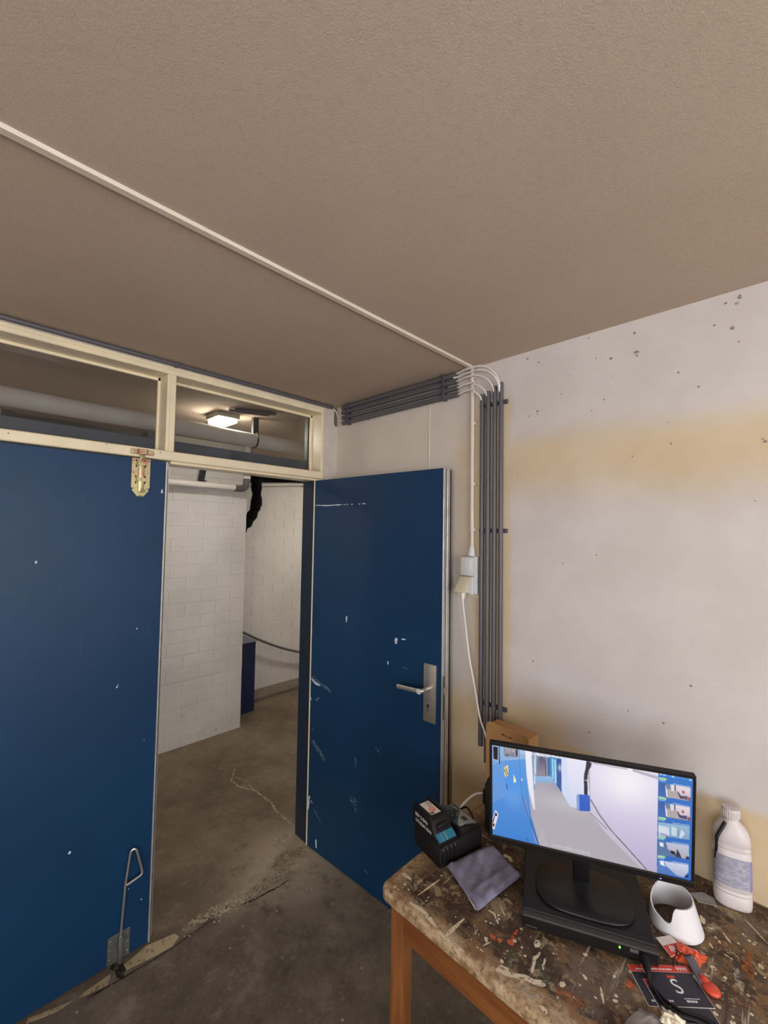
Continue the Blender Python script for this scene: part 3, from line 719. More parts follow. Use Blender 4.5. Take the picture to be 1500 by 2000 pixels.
# ================================================================== CONDUITS, CABLES, SOCKET
t = thing('ceiling_conduit', 'long grey conduit running along the ceiling edge above the transoms', 'conduit', (.014, -1.0, 2.493))
obj('pipe', MB().tube([(.013, -3.4, 2.4925), (.013, -.045, 2.4925)], .0098, 12), GREYPVC, t)
for yy in (-.943, -.08, -1.8): obj('clip', MB().box(.0, .026, yy-.006, yy+.006, 2.4815, H, .002), GREYPVC, t)
obj('cable_tail', MB().tube(smoothpath([(.013, -.05, 2.492), (.016, -.02, 2.470), (.03, -.018, 2.437), (.07, -.018, 2.432)], 6), .003, 8), WHITEC, t)
zh = [2.487, 2.457, 2.425, 2.394]
hn = ['topmost', 'second from top', 'third from top', 'lowest']
for i, z in enumerate(zh):
    t = thing('grey_conduit', hn[i]+' of the four level grey conduits under the ceiling', 'conduit', (.07, -.016, z), group='level conduits in the corner')
    obj('pipe', MB().tube([(.065+.003*i, -.016, z), (.882+.004*i, -.016, z)], .0125, 12), GREYPVC, t)
    for xx in (.125, .815): obj('clip', MB().box(xx-.008, xx+.008, -.034, 0, z-.016, z+.016, .003), CLIPG, t)
xv = [1.020, 1.049, 1.081, 1.111]; zt_ = [2.365, 2.372, 2.388, 2.398]; zb_ = [.858, .80, .80, .80]
vn = ['leftmost', 'second from left', 'third from left', 'rightmost']
for i, x in enumerate(xv):
    t = thing('grey_conduit', vn[i]+' of the four upright grey conduits on the wall', 'conduit', (x, -.016, zb_[i]), group='upright conduits on the wall')
    obj('pipe', MB().tube([(x, -.016, zb_[i]), (x, -.016, zt_[i])], .0098 if i != 1 else .0108, 12), GREYPVC, t)
    for zz in (2.315, 1.768, 1.035): obj('clip', MB().box(x-.0135, x+(.026 if i == 3 else .0135), -.012, 0, zz-.009, zz+.009, .002).box(x-.0125, x+.0125, -.02, 0, zz-.006, zz+.006, .002), CLIPG, t)
for i in range(5):
    j = min(i, 3); k = 3-min(i, 3)
    z = zh[min(i, 3)] + (.006 if i == 0 else 0) - (.004 if i == 4 else 0); x1 = xv[3-min(i, 3)]; zt = zt_[3-min(i, 3)]
    if i == 1: z, x1, zt = 2.474, 1.108, zt_[3]
    if i == 2: z, x1, zt = zh[1], xv[2], zt_[2]
    if i == 3: z, x1, zt = zh[2], xv[1], zt_[1]
    if i == 4: z, x1, zt = zh[3], xv[0], zt_[0]
    x0 = .87; rx = min(.12, x1-.93); yo = -.016-.006*(i == 1)
    pts = [(x0, yo, z), (.905, -.018, z), (.935, -.031, z), (max(.985, x1-rx), -.032, z)]+[(x1-rx+rx*sin(a), -.032+.014*max(0, a-.8)-.006*(i == 1), zt-.03+(z-zt+.03)*cos(a)) for a in np.linspace(.1, pi/2, 14) if x1-rx+rx*sin(a) > .987]+[(x1, -.017, zt-.05)]
    tag(obj('white_cable', MB().tube(pts, .0042, 8), WHITEC), ['outermost', 'second outermost', 'middle', 'second innermost', 'innermost'][i]+' white cable bending from level to upright conduits', 'cable', 'cables bending in the corner')
t = thing('ceiling_trunking', 'thin white cable trunking strip crossing the ceiling', 'trunking', (.9645, -.5, H))
obj('strip', MB().prism([(.9645-.011, H), (.9645-.009, H-.009), (.9645+.009, H-.009), (.9645+.011, H)], 1, -3.5, -.006), CREAMP, t)
t = thing('white_conduit', 'thin white painted conduit down to the wall socket', 'conduit', (.968, -.012, 1.68))
obj('pipe', MB().tube([(.966, -.013, 2.497)]+[(.966+.0015*sin(z*6)+.006*(2.4-z)/.7*(z < 2.4), -.013, z) for z in np.linspace(2.4, 1.70, 16)], .0098, 12), CREAMP, t)
obj('cable_gland', MB().tube([(.972, -.016, 1.70), (.972, -.018, 1.675), (.972, -.02, 1.655)], [.011, .016, .017], 14), SWITCH, t)
for zz in (2.455, 2.245, 1.975, 1.772): obj('clip', MB().box(.954, .984, -.018, 0, zz-.008, zz+.008, .003), CREAMP, t)
tag(obj('painted_cord', MB().tube([(.716, -.002, 2.37), (.716, -.002, 2.05)], .0016, 6), WHITEC), 'thin white cord stuck upright on the wall above the open door', 'cord')
t = thing('wall_socket', 'grey switch and flap socket with white plug cord on the wall', 'socket', (.95, 0, 1.57))
obj('mounting_board', MB().box(.885, 1.004, -.004, 0, 1.470, 1.662, .001), BEIGE, t)
obj('housing', MB().box(.938, 1.004, -.036, -.004, 1.492, 1.655, .004, 2), SWITCH, t)
sw = obj('switch_cover', MB().box(.939, 1.001, -.056, -.036, 1.572, 1.652, .003, 2), SWITCH, t)
obj('rocker', MB().box(.943, .993, -.060, -.055, 1.584, 1.645, .002, 2), SWITCH, sw)
so = obj('socket_body', MB().box(.939, 1.001, -.056, -.036, 1.492, 1.569, .004, 2), SWITCH, t)
mt = Matrix.Translation((.968, -.054, 1.566)) @ Matrix.Rotation(R(-34), 4, 'X')
obj('flap', MB().box(-.031, .031, -.006, .0, -.078, 0, .003, 2, mtx=mt), FLAP, so)
mb = MB().prism([(-.054, 1.566), (-.092, 1.507), (-.06, 1.495), (-.054, 1.50)], 0, .993, .9985)
obj('flap_cheek', mb, SWITCH, so)
pg = obj('plug', MB().tube([(.968, -.060, 1.525), (.968, -.078, 1.505), (.968, -.079, 1.475)], [.016, .013, .008], 12), WHITEC, t)
cord = smoothpath([(.968, -.079, 1.48), (.969, -.075, 1.44), (.971, -.052, 1.32), (.985, -.05, 1.22), (1.006, -.05, 1.131), (1.035, -.048, .995), (1.06, -.055, .95), (1.078, -.05, .90)], 8)
obj('cord', MB().tube(cord, .0042, 8), WHITEC, t)

# ================================================================== TABLE
ZT = .733
tb = thing('work_table', 'old wooden work table with a paint stained top against the wall', 'table', (1.9, -.36, 0))
def rrect(x0, x1, y0, y1, r, n=6):
    out = []
    for cx, cy, a0 in ((x1-r, y1-r, 0), (x0+r, y1-r, 90), (x0+r, y0+r, 180), (x1-r, y0+r, 270)):
        for k in range(n+1):
            a = R(a0+90*k/n); out.append((cx+r*cos(a), cy+r*sin(a)))
    return out
TX0, TX1, TY0, TY1 = 1.117, 2.62, -.722, -.003
obj('table_top', MB().prism(rrect(TX0, TX1, TY0, TY1, .035), 2, ZT-.032, ZT, .008, 3), TOP, tb)
AX0, AX1, AY0, AY1 = 1.142, 2.59, -.692, -.03
for nm, b in (('apron', (AX0+.04, AX1-.04, AY0+.004, AY0+.026)), ('apron', (AX0+.04, AX1-.04, AY1-.026, AY1-.004))):
    obj(nm, MB().box(*b, ZT-.132, ZT-.032, .002), WOOD, tb)
for xx in (AX0+.004, AX1-.026): obj('apron', MB().box(xx, xx+.022, AY0+.04, AY1-.04, ZT-.132, ZT-.032, .002), WOOD, tb)
for xx in (AX0, AX1-.045):
    for yy in (AY0, AY1-.045):
        obj('leg', MB().box(xx, xx+.045, yy, yy+.045, 0, ZT-.032, .004, 2), LEGW, tb)
# dried paint on the top
MZ = [ZT+.0003]
def marks(mb, items):
    for pts, w in items:
        w *= .8; MZ[0] += .000006; z = MZ[0]
        if len(pts) == 1: mb.prism(blob(pts[0][0], pts[0][1], w/2, w/2, 0, 9, .25), 2, ZT-.001, z)
        else: ribbon_mesh(mb, pts, w, z)
mb = MB()
marks(mb, [([(1.538, -.579), (1.536, -.605), (1.546, -.642)], .008), ([(1.554, -.582), (1.558, -.606), (1.563, -.616)], .006),
 ([(1.484, -.688), (1.501, -.686), (1.533, -.668), (1.559, -.656), (1.581, -.645)], .016), ([(1.484, -.684), (1.505, -.672)], .014),
 ([(1.419, -.678), (1.441, -.678)], .005), ([(1.43, -.665), (1.44, -.64)], .004), ([(1.48, -.597)], .012),
 ([(1.385, -.566), (1.403, -.564), (1.427, -.584)], .007), ([(1.4, -.528), (1.43, -.552)], .004), ([(1.399, -.498), (1.426, -.501)], .004),
 ([(1.35, -.711), (1.355, -.634)], .011), ([(1.221, -.667), (1.231, -.577)], .006), ([(1.138, -.639), (1.172, -.638)], .014),
 ([(1.314, -.354), (1.33, -.35), (1.349, -.359)], .016), ([(1.849, -.187), (1.869, -.213)], .007), ([(1.801, -.168), (1.811, -.195)], .014),
 ([(1.819, -.197), (1.835, -.194)], .009), ([(1.841, -.319), (1.852, -.324)], .014), ([(1.671, -.56), (1.688, -.592)], .007),
 ([(1.886, -.097), (1.936, -.147)], .004), ([(1.22, -.70), (1.264, -.695), (1.316, -.706)], .014), ([(1.323, -.714), (1.358, -.716), (1.405, -.712)], .012),
 ([(1.42, -.57)], .009), ([(1.40, -.60)], .006), ([(1.17, -.665)], .010), ([(1.19, -.67)], .008), ([(1.155, -.69)], .008), ([(1.87, -.33)], .01), ([(1.74, -.395)], .014), ([(1.735, -.38)], .008),
 ([(1.83, -.25), (1.838, -.262)], .006), ([(1.86, -.26), (1.878, -.262)], .006), ([(1.845, -.225), (1.85, -.232)], .006), ([(1.865, -.44)], .014)])
for i in range(150):
    x = random.uniform(TX0+.02, 2.2); y = random.uniform(TY0+.02, -.06); s = random.choice([1, 1, 1, 2, 3])*random.uniform(.0012, .0024)
    mb.prism(blob(x, y, s*random.uniform(.8, 2), s, random.uniform(0, 3), 6, .3), 2, ZT-.001, ZT+.0005+i*.000002)
obj('cream_paint_spatter', mb, PCREAM, tb, smooth=0, kind='stuff')
mb = MB()
marks(mb, [([(1.427, -.625), (1.444, -.628), (1.457, -.617)], .013), ([(1.471, -.562), (1.472, -.591), (1.475, -.607)], .007), ([(1.475, -.607)], .020), ([(1.708, -.50), (1.725, -.51)], .02), ([(1.90, -.25)], .012)])
obj('orange_paint_spatter', mb, PORANGE, tb, smooth=0, kind='stuff')
mb = MB(); marks(mb, [([(1.90, -.206), (1.905, -.25), (1.912, -.293)], .018), ([(1.905, -.27)], .035), ([(1.60, -.64), (1.66, -.63)], .03)])
obj('tan_paint_stain', mb, PTAN, tb, smooth=0, kind='stuff')
mb = MB(); marks(mb, [([(1.544, -.686), (1.552, -.690)], .02), ([(1.558, -.691), (1.579, -.685)], .010), ([(1.886, -.281), (1.89, -.31), (1.899, -.348)], .014), ([(1.38, -.63), (1.41, -.65)], .01)])
for i in range(60):
    x = random.uniform(TX0+.02, 2.2); y = random.uniform(TY0+.02, -.06); a = random.uniform(0, pi); l = random.uniform(.005, .02)
    ribbon_mesh(mb, [(x, y), (x+l*cos(a), y+l*sin(a))], .0018, ZT+.0008+i*.000002)
obj('grey_paint_spatter', mb, PGREY, tb, smooth=0, kind='stuff')

# ================================================================== MONITOR
MO = thing('monitor', 'black flat monitor showing corridor camera pictures, standing on the recorder', 'monitor', (1.581, -.399, 1.021), rot=(R(5.73), 0, R(25.64)))
MWD, MHT = .5, .292
SX0, SX1, SZ0, SZ1 = -.2425, .2435, -.1285, .137
b = MB().box(-MWD/2, MWD/2, -.012, .002, -MHT/2, MHT/2, .003, 2)
obj('housing', b, BLACK, MO, local=True)
mb = MB().box(-MWD/2, MWD/2, -.016, -.010, SZ1, MHT/2, .0015).box(-MWD/2, SX0, -.016, -.010, SZ0, SZ1, .001).box(SX1, MWD/2, -.016, -.010, SZ0, SZ1, .001)
mb.box(-MWD/2, MWD/2, -.017, -.010, -MHT/2, SZ0, .002)
obj('bezel', mb, BLACKG, MO, local=True)
obj('rear_bulge', MB().box(-.15, .15, .0, .036, -.11, .06, .014, 3), BLACK, MO, local=True)
obj('power_light', MB().box(.174, .178, -.0176, -.0165, -.139, -.1365), LEDB, MO, local=True)

# --- the picture on the screen
def paint_screen(PW=380, PH=208):
    q = [(75, 87), (1407, 327), (1391, 1009), (75, 675)]; d = [(0, 0), (1, 0), (1, 1), (0, 1)]
    A, B = [], []
    for (x, y), (u, v) in zip(q, d):
        A += [[x, y, 1, 0, 0, 0, -u*x, -u*y], [0, 0, 0, x, y, 1, -v*x, -v*y]]; B += [u, v]
    h = np.append(np.linalg.solve(np.array(A, float), np.array(B, float)), 1).reshape(3, 3)
    def uv(p):
        w = h @ np.array([p[0], p[1], 1.]); return w[:2]/w[2]
    SS = 2; w, hh = PW*SS, PH*SS
    yy, xx = np.mgrid[0:hh, 0:w]; U = (xx+.5)/w; V = (yy+.5)/hh
    img = np.zeros((hh, w, 3))
    def inside(P):
        m = np.zeros((hh, w), bool); n = len(P)
        for i in range(n):
            (x1, y1), (x2, y2) = P[i], P[(i+1) % n]
            if y1 == y2: continue
            c = ((y1 > V) != (y2 > V)) & (U < (x2-x1)*(V-y1)/(y2-y1)+x1); m ^= c
        return m
    def poly(pts, c, c2=None, ax=1, a=1.0, raw=False):
        P = [p if raw else uv(p) for p in pts]; m = inside(P)
        if not m.any(): return
        col = np.array(lin(c)[:3])
        if c2 is not None:
            T = V if ax == 1 else U; lo, hi = min(p[ax] for p in P), max(p[ax] for p in P)
            t = np.clip((T-lo)/(hi-lo+1e-6), 0, 1)[..., None]
            img[m] = ((col*(1-t)+np.array(lin(c2)[:3])*t)*a+img*(1-a))[m]
        else: img[m] = col*a+img[m]*(1-a)
    def line(pts, wd, c, a=1.0):
        for p0, p1 in zip(pts[:-1], pts[1:]):
            dx, dy = p1[0]-p0[0], p1[1]-p0[1]; l = math.hypot(dx, dy)+1e-6; nx, ny = -dy/l*wd/2, dx/l*wd/2
            poly([(p0[0]+nx, p0[1]+ny), (p1[0]+nx, p1[1]+ny), (p1[0]-nx, p1[1]-ny), (p0[0]-nx, p0[1]-ny)], c, a=a)
    def glow(cx, cy, rx, ry, c, a):
        u = uv((cx, cy)); d2 = ((U-u[0])/rx)**2+((V-u[1])/ry)**2
        t = (a*np.exp(-d2))[..., None]; img[:] = img*(1-t)+np.array(lin(c)[:3])*t
    # floor and far end
    poly([(75, 87), (1170, 280), (1160, 950), (75, 680)], (170, 166, 178), (178, 170, 178))
    glow(560, 480, .16, .1, (196, 192, 198), .6); glow(560, 370, .12, .08, (150, 148, 166), .6)
    # ceiling clutter
    poly([(285, 120), (740, 205), (740, 230), (345, 160), (285, 160)], (226, 224, 236))
    for k in range(16):
        x = 300+k*26; y = 128+(x-300)*.18; line([(x, y), (x+random.uniform(5, 22), y+random.uniform(4, 22))], 4, (90, 84, 104), .8)
    # distant corridor
    poly([(350, 160), (470, 180), (470, 300), (350, 295)], (120, 124, 150), (104, 104, 128))
    poly([(385, 175), (415, 180), (440, 295), (358, 292)], (96, 92, 112), (150, 140, 160))
    line([(398, 170), (399, 215)], 10, (96, 92, 122))
    for x, c in ((352, (110, 150, 190)), (363, (190, 214, 230)), (374, (120, 140, 170)), (422, (80, 86, 116)), (432, (150, 170, 200)), (440, (70, 80, 116))): line([(x, 165+(x-352)*.2), (x+(4 if x > 400 else -3), 290)], 5, c)
    poly([(340, 300), (460, 300), (478, 345), (345, 335)], (150, 190, 226), (130, 170, 214))
    # right doors
    poly([(445, 170), (530, 185), (530, 405), (500, 370), (470, 315), (447, 290)], (70, 140, 200), (90, 150, 206))
    line([(452, 178), (452, 290)], 8, (60, 110, 180)); line([(470, 185), (474, 320)], 9, (160, 220, 240)); line([(487, 190), (490, 345)], 10, (170, 224, 240))
    poly([(498, 185), (528, 190), (530, 410), (500, 360)], (58, 82, 150), (66, 92, 160)); glow(518, 245, .008, .03, (220, 230, 240), .7)
    # pier
    poly([(528, 172), (692, 200), (715, 430), (700, 500), (640, 515), (585, 500), (530, 405)], (232, 230, 244), (206, 212, 238))
    poly([(528, 172), (560, 178), (590, 505), (530, 405)], (200, 216, 244), a=.6)
    # black down pipe, blue box, white wall
    poly([(715, 205), (1172, 290), (1160, 948), (1095, 920), (830, 645), (720, 455)], (226, 220, 238), (186, 172, 206))
    glow(960, 350, .13, .22, (246, 240, 246), .9)
    line([(735, 215), (980, 262), (1170, 326)], 12, (170, 160, 178), .7); line([(960, 250), (1170, 315)], 16, (150, 142, 158), .5); line([(965, 258), (1000, 268)], 14, (240, 236, 244))
    line([(705, 205), (700, 250), (688, 300), (690, 430)], 24, (54, 50, 66)); line([(722, 212), (718, 240), (700, 262)], 14, (54, 50, 66)); line([(684, 328), (702, 332)], 5, (220, 220, 230))
    poly([(628, 425), (645, 420), (715, 430), (718, 535), (640, 530), (630, 515)], (58, 104, 196), (50, 92, 186)); poly([(628, 425), (645, 420), (648, 532), (632, 515)], (130, 160, 214))
    poly([(720, 455), (740, 485), (1090, 920), (1050, 912), (830, 690), (718, 545)], (206, 198, 218), (190, 182, 200))
    line([(720, 455), (780, 560), (850, 655), (980, 800), (1090, 925)], 6, (84, 78, 96)); line([(718, 545), (830, 655)], 4, (120, 112, 130))
    # blue doors at left
    poly([(75, 87), (290, 128), (300, 300), (330, 560), (385, 755), (75, 685)], (96, 156, 222), (64, 128, 206))
    poly([(75, 87), (292, 128), (292, 185), (75, 200)], (150, 180, 216), (140, 172, 216)); poly([(75, 200), (150, 190), (175, 420), (75, 470)], (116, 158, 214), a=.5)
    poly([(82, 100), (112, 105), (112, 188), (85, 182)], (26, 26, 34)); line([(121, 100), (124, 215)], 6, (20, 24, 34)); line([(75, 215), (118, 200)], 5, (180, 200, 226), .7)
    poly([(150, 105), (235, 122), (235, 172), (155, 165)], (150, 148, 160), (128, 128, 142)); line([(235, 122), (237, 168)], 12, (40, 42, 54)); poly([(255, 122), (285, 128), (285, 152), (258, 148)], (176, 196, 222))
    for k in range(30): glow(random.uniform(160, 228), random.uniform(112, 165), .004, .012, random.choice([(90, 90, 104), (190, 186, 190)]), .6)
    line([(250, 125), (268, 420)], 4, (70, 120, 190), .7); line([(268, 420), (300, 520), (360, 700), (378, 750)], 5, (44, 64, 110))
    glow(210, 420, .05, .12, (110, 160, 226), .7); glow(200, 330, .06, .12, (72, 150, 236), .6)
    poly([(270, 420), (300, 470), (350, 730), (378, 755), (330, 620)], (136, 150, 200), a=.6)
    poly([(290, 122), (330, 132), (340, 300), (355, 520), (345, 515), (315, 395), (300, 290)], (238, 238, 248), (224, 224, 240))
    line([(345, 135), (350, 385)], 12, (120, 160, 200), .8); line([(356, 150), (352, 350)], 6, (224, 240, 250), .9)
    poly([(372, 715), (385, 760), (440, 772), (400, 640)], (190, 184, 196), a=.4)
    # stickers on the door
    poly([(152, 240), (178, 220), (182, 290), (165, 305), (155, 285)], (240, 220, 150)); line([(155, 250), (172, 300)], 5, (70, 60, 40)); line([(163, 238), (180, 288)], 5, (70, 60, 40))
    poly([(214, 285), (230, 318), (230, 335), (216, 340)], (250, 236, 190)); glow(269, 320, .004, .012, (220, 250, 240), .9)
    line([(168, 345), (174, 382)], 5, (30, 40, 80)); line([(295, 705), (312, 725)], 4, (40, 70, 130))
    poly([(75, 580), (97, 515), (115, 545), (87, 645), (76, 632)], (240, 238, 240)); poly([(77, 585), (97, 528), (109, 547), (86, 630), (78, 620)], (26, 24, 32)); line([(86, 605), (100, 555)], 11, (230, 226, 230))
    # side bar with thumbnails
    poly([(1172, 285), (1407, 327), (1391, 1009), (1160, 950)], (58, 118, 196), (50, 104, 186))
    line([(1180, 296), (1395, 338)], 8, (90, 150, 226), .6)
    for x, y in ((1180, 293), (1205, 300), (1262, 312), (1378, 335)): line([(x, y), (x+18, y+3)], 9, (170, 210, 246))
    def T(k, a, b):   # corner of thumbnail k; a,b in 0..1
        ys = [(350, 440, 388, 478), (478, 570, 520, 608), (612, 700, 645, 735), (738, 828, 773, 865), (865, 950, 902, 990)][k]
        x0 = 1176-k*2.5; x1 = 1388-k*4
        yl = ys[0]*(1-b)+ys[1]*b; yr = ys[2]*(1-b)+ys[3]*b
        return (x0*(1-a)+x1*a, yl*(1-a)+yr*a)
    for k in range(5):
        line([T(k, .0, -.32), T(k, .24, -.30)], 14, (170, 214, 160)); line([T(k, .45, -.08), T(k, 1, -.06)], 5, (160, 196, 240), .8); line([T(k, 0, -.17), T(k, .2, -.15)], 6, (190, 216, 240), .6)
        pp = lambda pts, c, c2=None, a=1.0, ax=1: poly([T(k, *p) for p in pts], c, c2, ax, a)
        if k < 2:
            pp([(0, 0), (1, 0), (1, 1), (0, 1)], (176, 166, 166)); pp([(0, 0), (.2, 0), (.24, 1), (0, 1)], (62, 96, 160), (70, 110, 180)); pp([(.2, 0), (.36, 0), (.36, .38), (.22, .4)], (110, 130, 160))
            pp([(.2, .1), (.26, .5), (.27, 1), (.23, .9)], (230, 230, 236)); pp([(.37, 0), (.5, 0), (.5, .4), (.4, .5)], (220, 218, 228)); pp([(.52, .0), (1, 0), (1, 1), (.75, .8), (.55, .4)], (228, 216, 222), (196, 178, 192))
            pp([(.49, 0), (.53, 0), (.53, .4), (.49, .4)], (70, 66, 84)); pp([(.58, .5), (.7, .7), (.9, .66), (.92, .95), (.66, .92)], (96, 88, 116) if k == 0 else (84, 76, 118)); pp([(.73, .32), (.8, .3), (.82, .5), (.74, .52)], (176, 84, 74)); pp([(.92, .7), (1, .75), (1, 1), (.93, 1)], (150, 80, 80))
            line([T(k, .6, .45), T(k, .72, .9)], 5, (60, 56, 70))
        elif k == 2:
            pp([(0, 0), (1, 0), (1, 1), (0, 1)], (150, 182, 208), (128, 160, 196)); pp([(0, .25), (.34, .3), (.36, 1), (0, 1)], (206, 216, 228)); pp([(.42, .2), (.6, .25), (.58, .9), (.42, .85)], (214, 228, 236), a=.7); pp([(.74, .3), (.86, .6), (.72, 1), (.66, .95)], (220, 224, 230), a=.8); line([T(k, .05, .85), T(k, .35, .95)], 12, (110, 120, 150), .7); line([T(k, .62, .2), T(k, .66, .9)], 8, (90, 130, 170), .6)
        elif k == 3:
            pp([(0, 0), (1, 0), (1, 1), (0, 1)], (84, 116, 154), (96, 120, 156)); pp([(.05, .05), (.18, .1), (.18, .4), (.06, .35)], (214, 232, 240)); pp([(.25, 0), (1, 0), (1, 1), (.8, 1), (.55, .75), (.32, .5)], (190, 194, 214), (170, 166, 184)); pp([(.4, .55), (.55, .6), (.55, .85), (.42, .75)], (34, 32, 44)); pp([(.62, .35), (.72, .75), (.76, 1), (.56, .95)], (60, 54, 66)); pp([(.92, .8), (1, .8), (1, 1), (.88, 1)], (40, 44, 60))
        else:
            pp([(0, 0), (1, 0), (1, 1), (0, 1)], (90, 134, 196), (80, 118, 184)); pp([(.08, 0), (.2, 0), (.24, .4), (.08, .3)], (226, 240, 248)); pp([(.2, 0), (1, .0), (1, .5), (.85, 1), (.62, .95), (.25, .3)], (206, 212, 232), (164, 172, 206)); pp([(.9, .8), (1, .65), (1, 1), (.86, 1)], (40, 60, 110)); line([T(k, .21, .1), T(k, .22, .3)], 5, (60, 70, 100))
    img += np.random.RandomState(3).normal(0, .008, img.shape)
    img = img.reshape(PH, SS, PW, SS, 3).mean((1, 3)); img = np.clip(img, 0, 1)
    return img
def screen_mesh():
    PW, PH = 380, 208; img = paint_screen(PW, PH)
    xs = np.linspace(SX0, SX1, PW); zs = np.linspace(SZ1, SZ0, PH)
    X, Z = np.meshgrid(xs, zs); V = np.stack([X, np.full_like(X, -.0125), Z], -1).reshape(-1, 3)
    i = np.arange(PW*PH).reshape(PH, PW)
    F = np.stack([i[:-1, :-1], i[1:, :-1], i[1:, 1:], i[:-1, 1:]], -1).reshape(-1, 4)
    me = bpy.data.meshes.new('screen'); me.vertices.add(len(V)); me.vertices.foreach_set('co', V.ravel())
    me.loops.add(F.size); me.loops.foreach_set('vertex_index', F.ravel().astype(np.int32))
    me.polygons.add(len(F)); me.polygons.foreach_set('loop_start', np.arange(0, F.size, 4, dtype=np.int32))
    me.update(calc_edges=True)
    a = me.color_attributes.new('Col', 'FLOAT_COLOR', 'POINT')
    c = np.ones((len(V), 4), np.float32); c[:, :3] = img.reshape(-1, 3); a.data.foreach_set('color', c.ravel())
    me.materials.append(m_screen())
    o = bpy.data.objects.new('screen', me); COL.objects.link(o); o.parent = MO
    return o
scr = screen_mesh()
wt = emit('screen_caption', (226, 226, 236), .8)
text('caption', '24-01-2025 10:03:10', .0115, wt, MO, (-.035, -.0129, -.119), (R(90), 0, 0))

# stand: base on the recorder, neck up to the screen
RYAW = R(24.8)
REC = thing('video_recorder', 'flat black video recorder box under the monitor', 'recorder', (1.6155, -.484, ZT+.001), RYAW)
RW, RD, RH = .305, .235, .047
obj('case', MB().box(-RW/2, RW/2, .006, RD, 0, RH, .002), MATTE, REC, local=True)
obj('front_panel', MB().prism([(0, .004), (0, .034), (.010, .0455), (.020, RH+.0008), (.020, .004)], 0, -RW/2-.001, RW/2+.001, .0008), BLACKG, REC, local=True)
obj('front_ridge', MB().box(-RW/2, RW/2, -.001, .003, .030, .036, .001), mat('dark_grey_gloss', (70, 66, 70), .3), REC, local=True)
obj('status_light', MB().tube([(.072, -.002, .024), (.072, .002, .024)], .0022, 8), LED, REC, local=True)
obj('usb_port', MB().box(.094, .112, -.0012, .002, .021, .029), GALV, REC, local=True)
obj('front_lettering', MB().box(-.146, -.116, -.0006, .001, .008, .010), GALV, REC, local=True)
for sx in (-1, 1):
    for sy in (.03, RD-.03): obj('foot', MB().tube([(sx*.13, sy, -.0), (sx*.13, sy, .002)], .01, 10), RUBBER, REC, local=True)
st = bpy.data.objects.new('stand', None); COL.objects.link(st); st.parent = MO
st.matrix_parent_inverse = world_of(MO).inverted()
st.location = (1.6155, -.484, ZT+RH+.001); st.rotation_euler = (0, 0, RYAW)
def stand_obj(name, mb, m):
    o = obj(name, mb, m, None); o.parent = st; return o
oval = []
for k in range(40):
    a = 2*pi*k/40; e = 2/3.2
    oval.append((math.copysign(abs(cos(a))**e, cos(a))*.12, .108+math.copysign(abs(sin(a))**e, sin(a))*.088))
stand_obj('stand_base', MB().prism(oval, 2, 0, .008, .003, 2), BLACKG)
stand_obj('neck', MB().box(-.021, .021, .148, .166, .006, .20, .005, 2), BLACKG)
stand_obj('neck_mount', MB().box(-.03, .03, .118, .16, .16, .24, .004), BLACK)

# ================================================================== THINGS ON THE TABLE
# cardboard box behind the monitor
t = thing('cardboard_box', 'brown cardboard box upright against the wall behind the monitor', 'box', (1.2, -.08, ZT), R(-2))
obj('body', MB().box(-.087, .090, -.040, .036, 0, .272, .002), CARD, t, local=True)
obj('front_flap', MB().prism([(-.088, 0), (.091, 0), (.091, .272), (.086, .284), (-.070, .290), (-.084, .284), (-.088, .27)], 1, -.0445, -.0405), CARD, t, local=True)
obj('tuck_slot', MB().prism([(-.02, .262), (.0, .2585), (.022, .2595), (.026, .2565), (.0, .255), (-.02, .258)], 1, -.0452, -.0440), CRACKD, t, local=True)
# black power adapter tower
t = thing('power_block', 'black upright power block behind the left edge of the monitor', 'adapter', (1.232, -.255, ZT), R(20))
obj('case', MB().box(-.034, .07, -.030, .030, 0, .152, .004, 2), BLACK, t, local=True)
obj('side_vent', MB().box(-.0352, -.0335, -.018, .018, .03, .09, .0005), CLIPG, t, local=True)
obj('cable', MB().tube(smoothpath([(-.03, -.02, .012), (-.02, -.045, .008), (.01, -.066, .006), (.035, -.055, .006), (.03, -.035, .008)], 6), .004, 8), BLACK, t, local=True)
t = thing('plug_adapter', 'small black plug block with a white lead behind the charger', 'plug', (1.14, -.13, ZT))
obj('body', MB().box(1.128, 1.185, -.175, -.115, ZT, ZT+.055, .004, 2), BLACK, t)
obj('cap', MB().box(1.125, 1.165, -.155, -.115, ZT+.055, ZT+.068, .003), BLACK, t)
obj('white_lead', MB().tube(smoothpath([(1.13, -.16, ZT+.035), (1.112, -.205, ZT+.040), (1.098, -.262, ZT+.022), (1.10, -.285, ZT+.012), (1.105, -.30, ZT+.007)], 8), .0042, 8), WHITEC, t)

# battery charger with a battery
CY = R(-13)
t = thing('battery_charger', 'black and teal battery charger at the left end of the table', 'charger', (1.163, -.445, ZT), CY)
body = MB().prism([(-.087, .0), (.087, .0), (.090, .05), (.084, .064), (-.07, .064), (-.083, .058), (-.089, .045)], 0, -.068, .068, .006, 2)
obj('body', body, BLACK, t, local=True)
for k in range(4): obj('rib', MB().tube(smoothpath([(.0675, -.078+k*.016, .058), (.071, -.078+k*.016, .045), (.0715, -.078+k*.016, .006)], 4), .0026, 8), BLACKG, t, local=True)
obj('hump', MB().prism([(.0, .06), (.088, .06), (.086, .070), (.03, .083), (.0, .083)], 0, -.068, .062, .005, 2), BLACK, t, local=True)
def hump_z(y): return .083-(max(0, y-.03))*(.013/.056)
pan = obj('display_panel', MB().flat([(-.062, .006, .0838), (.052, .006, .0838), (.052, .03, .0838), (-.062, .03, .0838)]).flat([(-.062, .03, .0838), (.052, .03, .0838), (.056, .082, .0718), (-.062, .082, .0718)]), DTEAL, t, local=True)
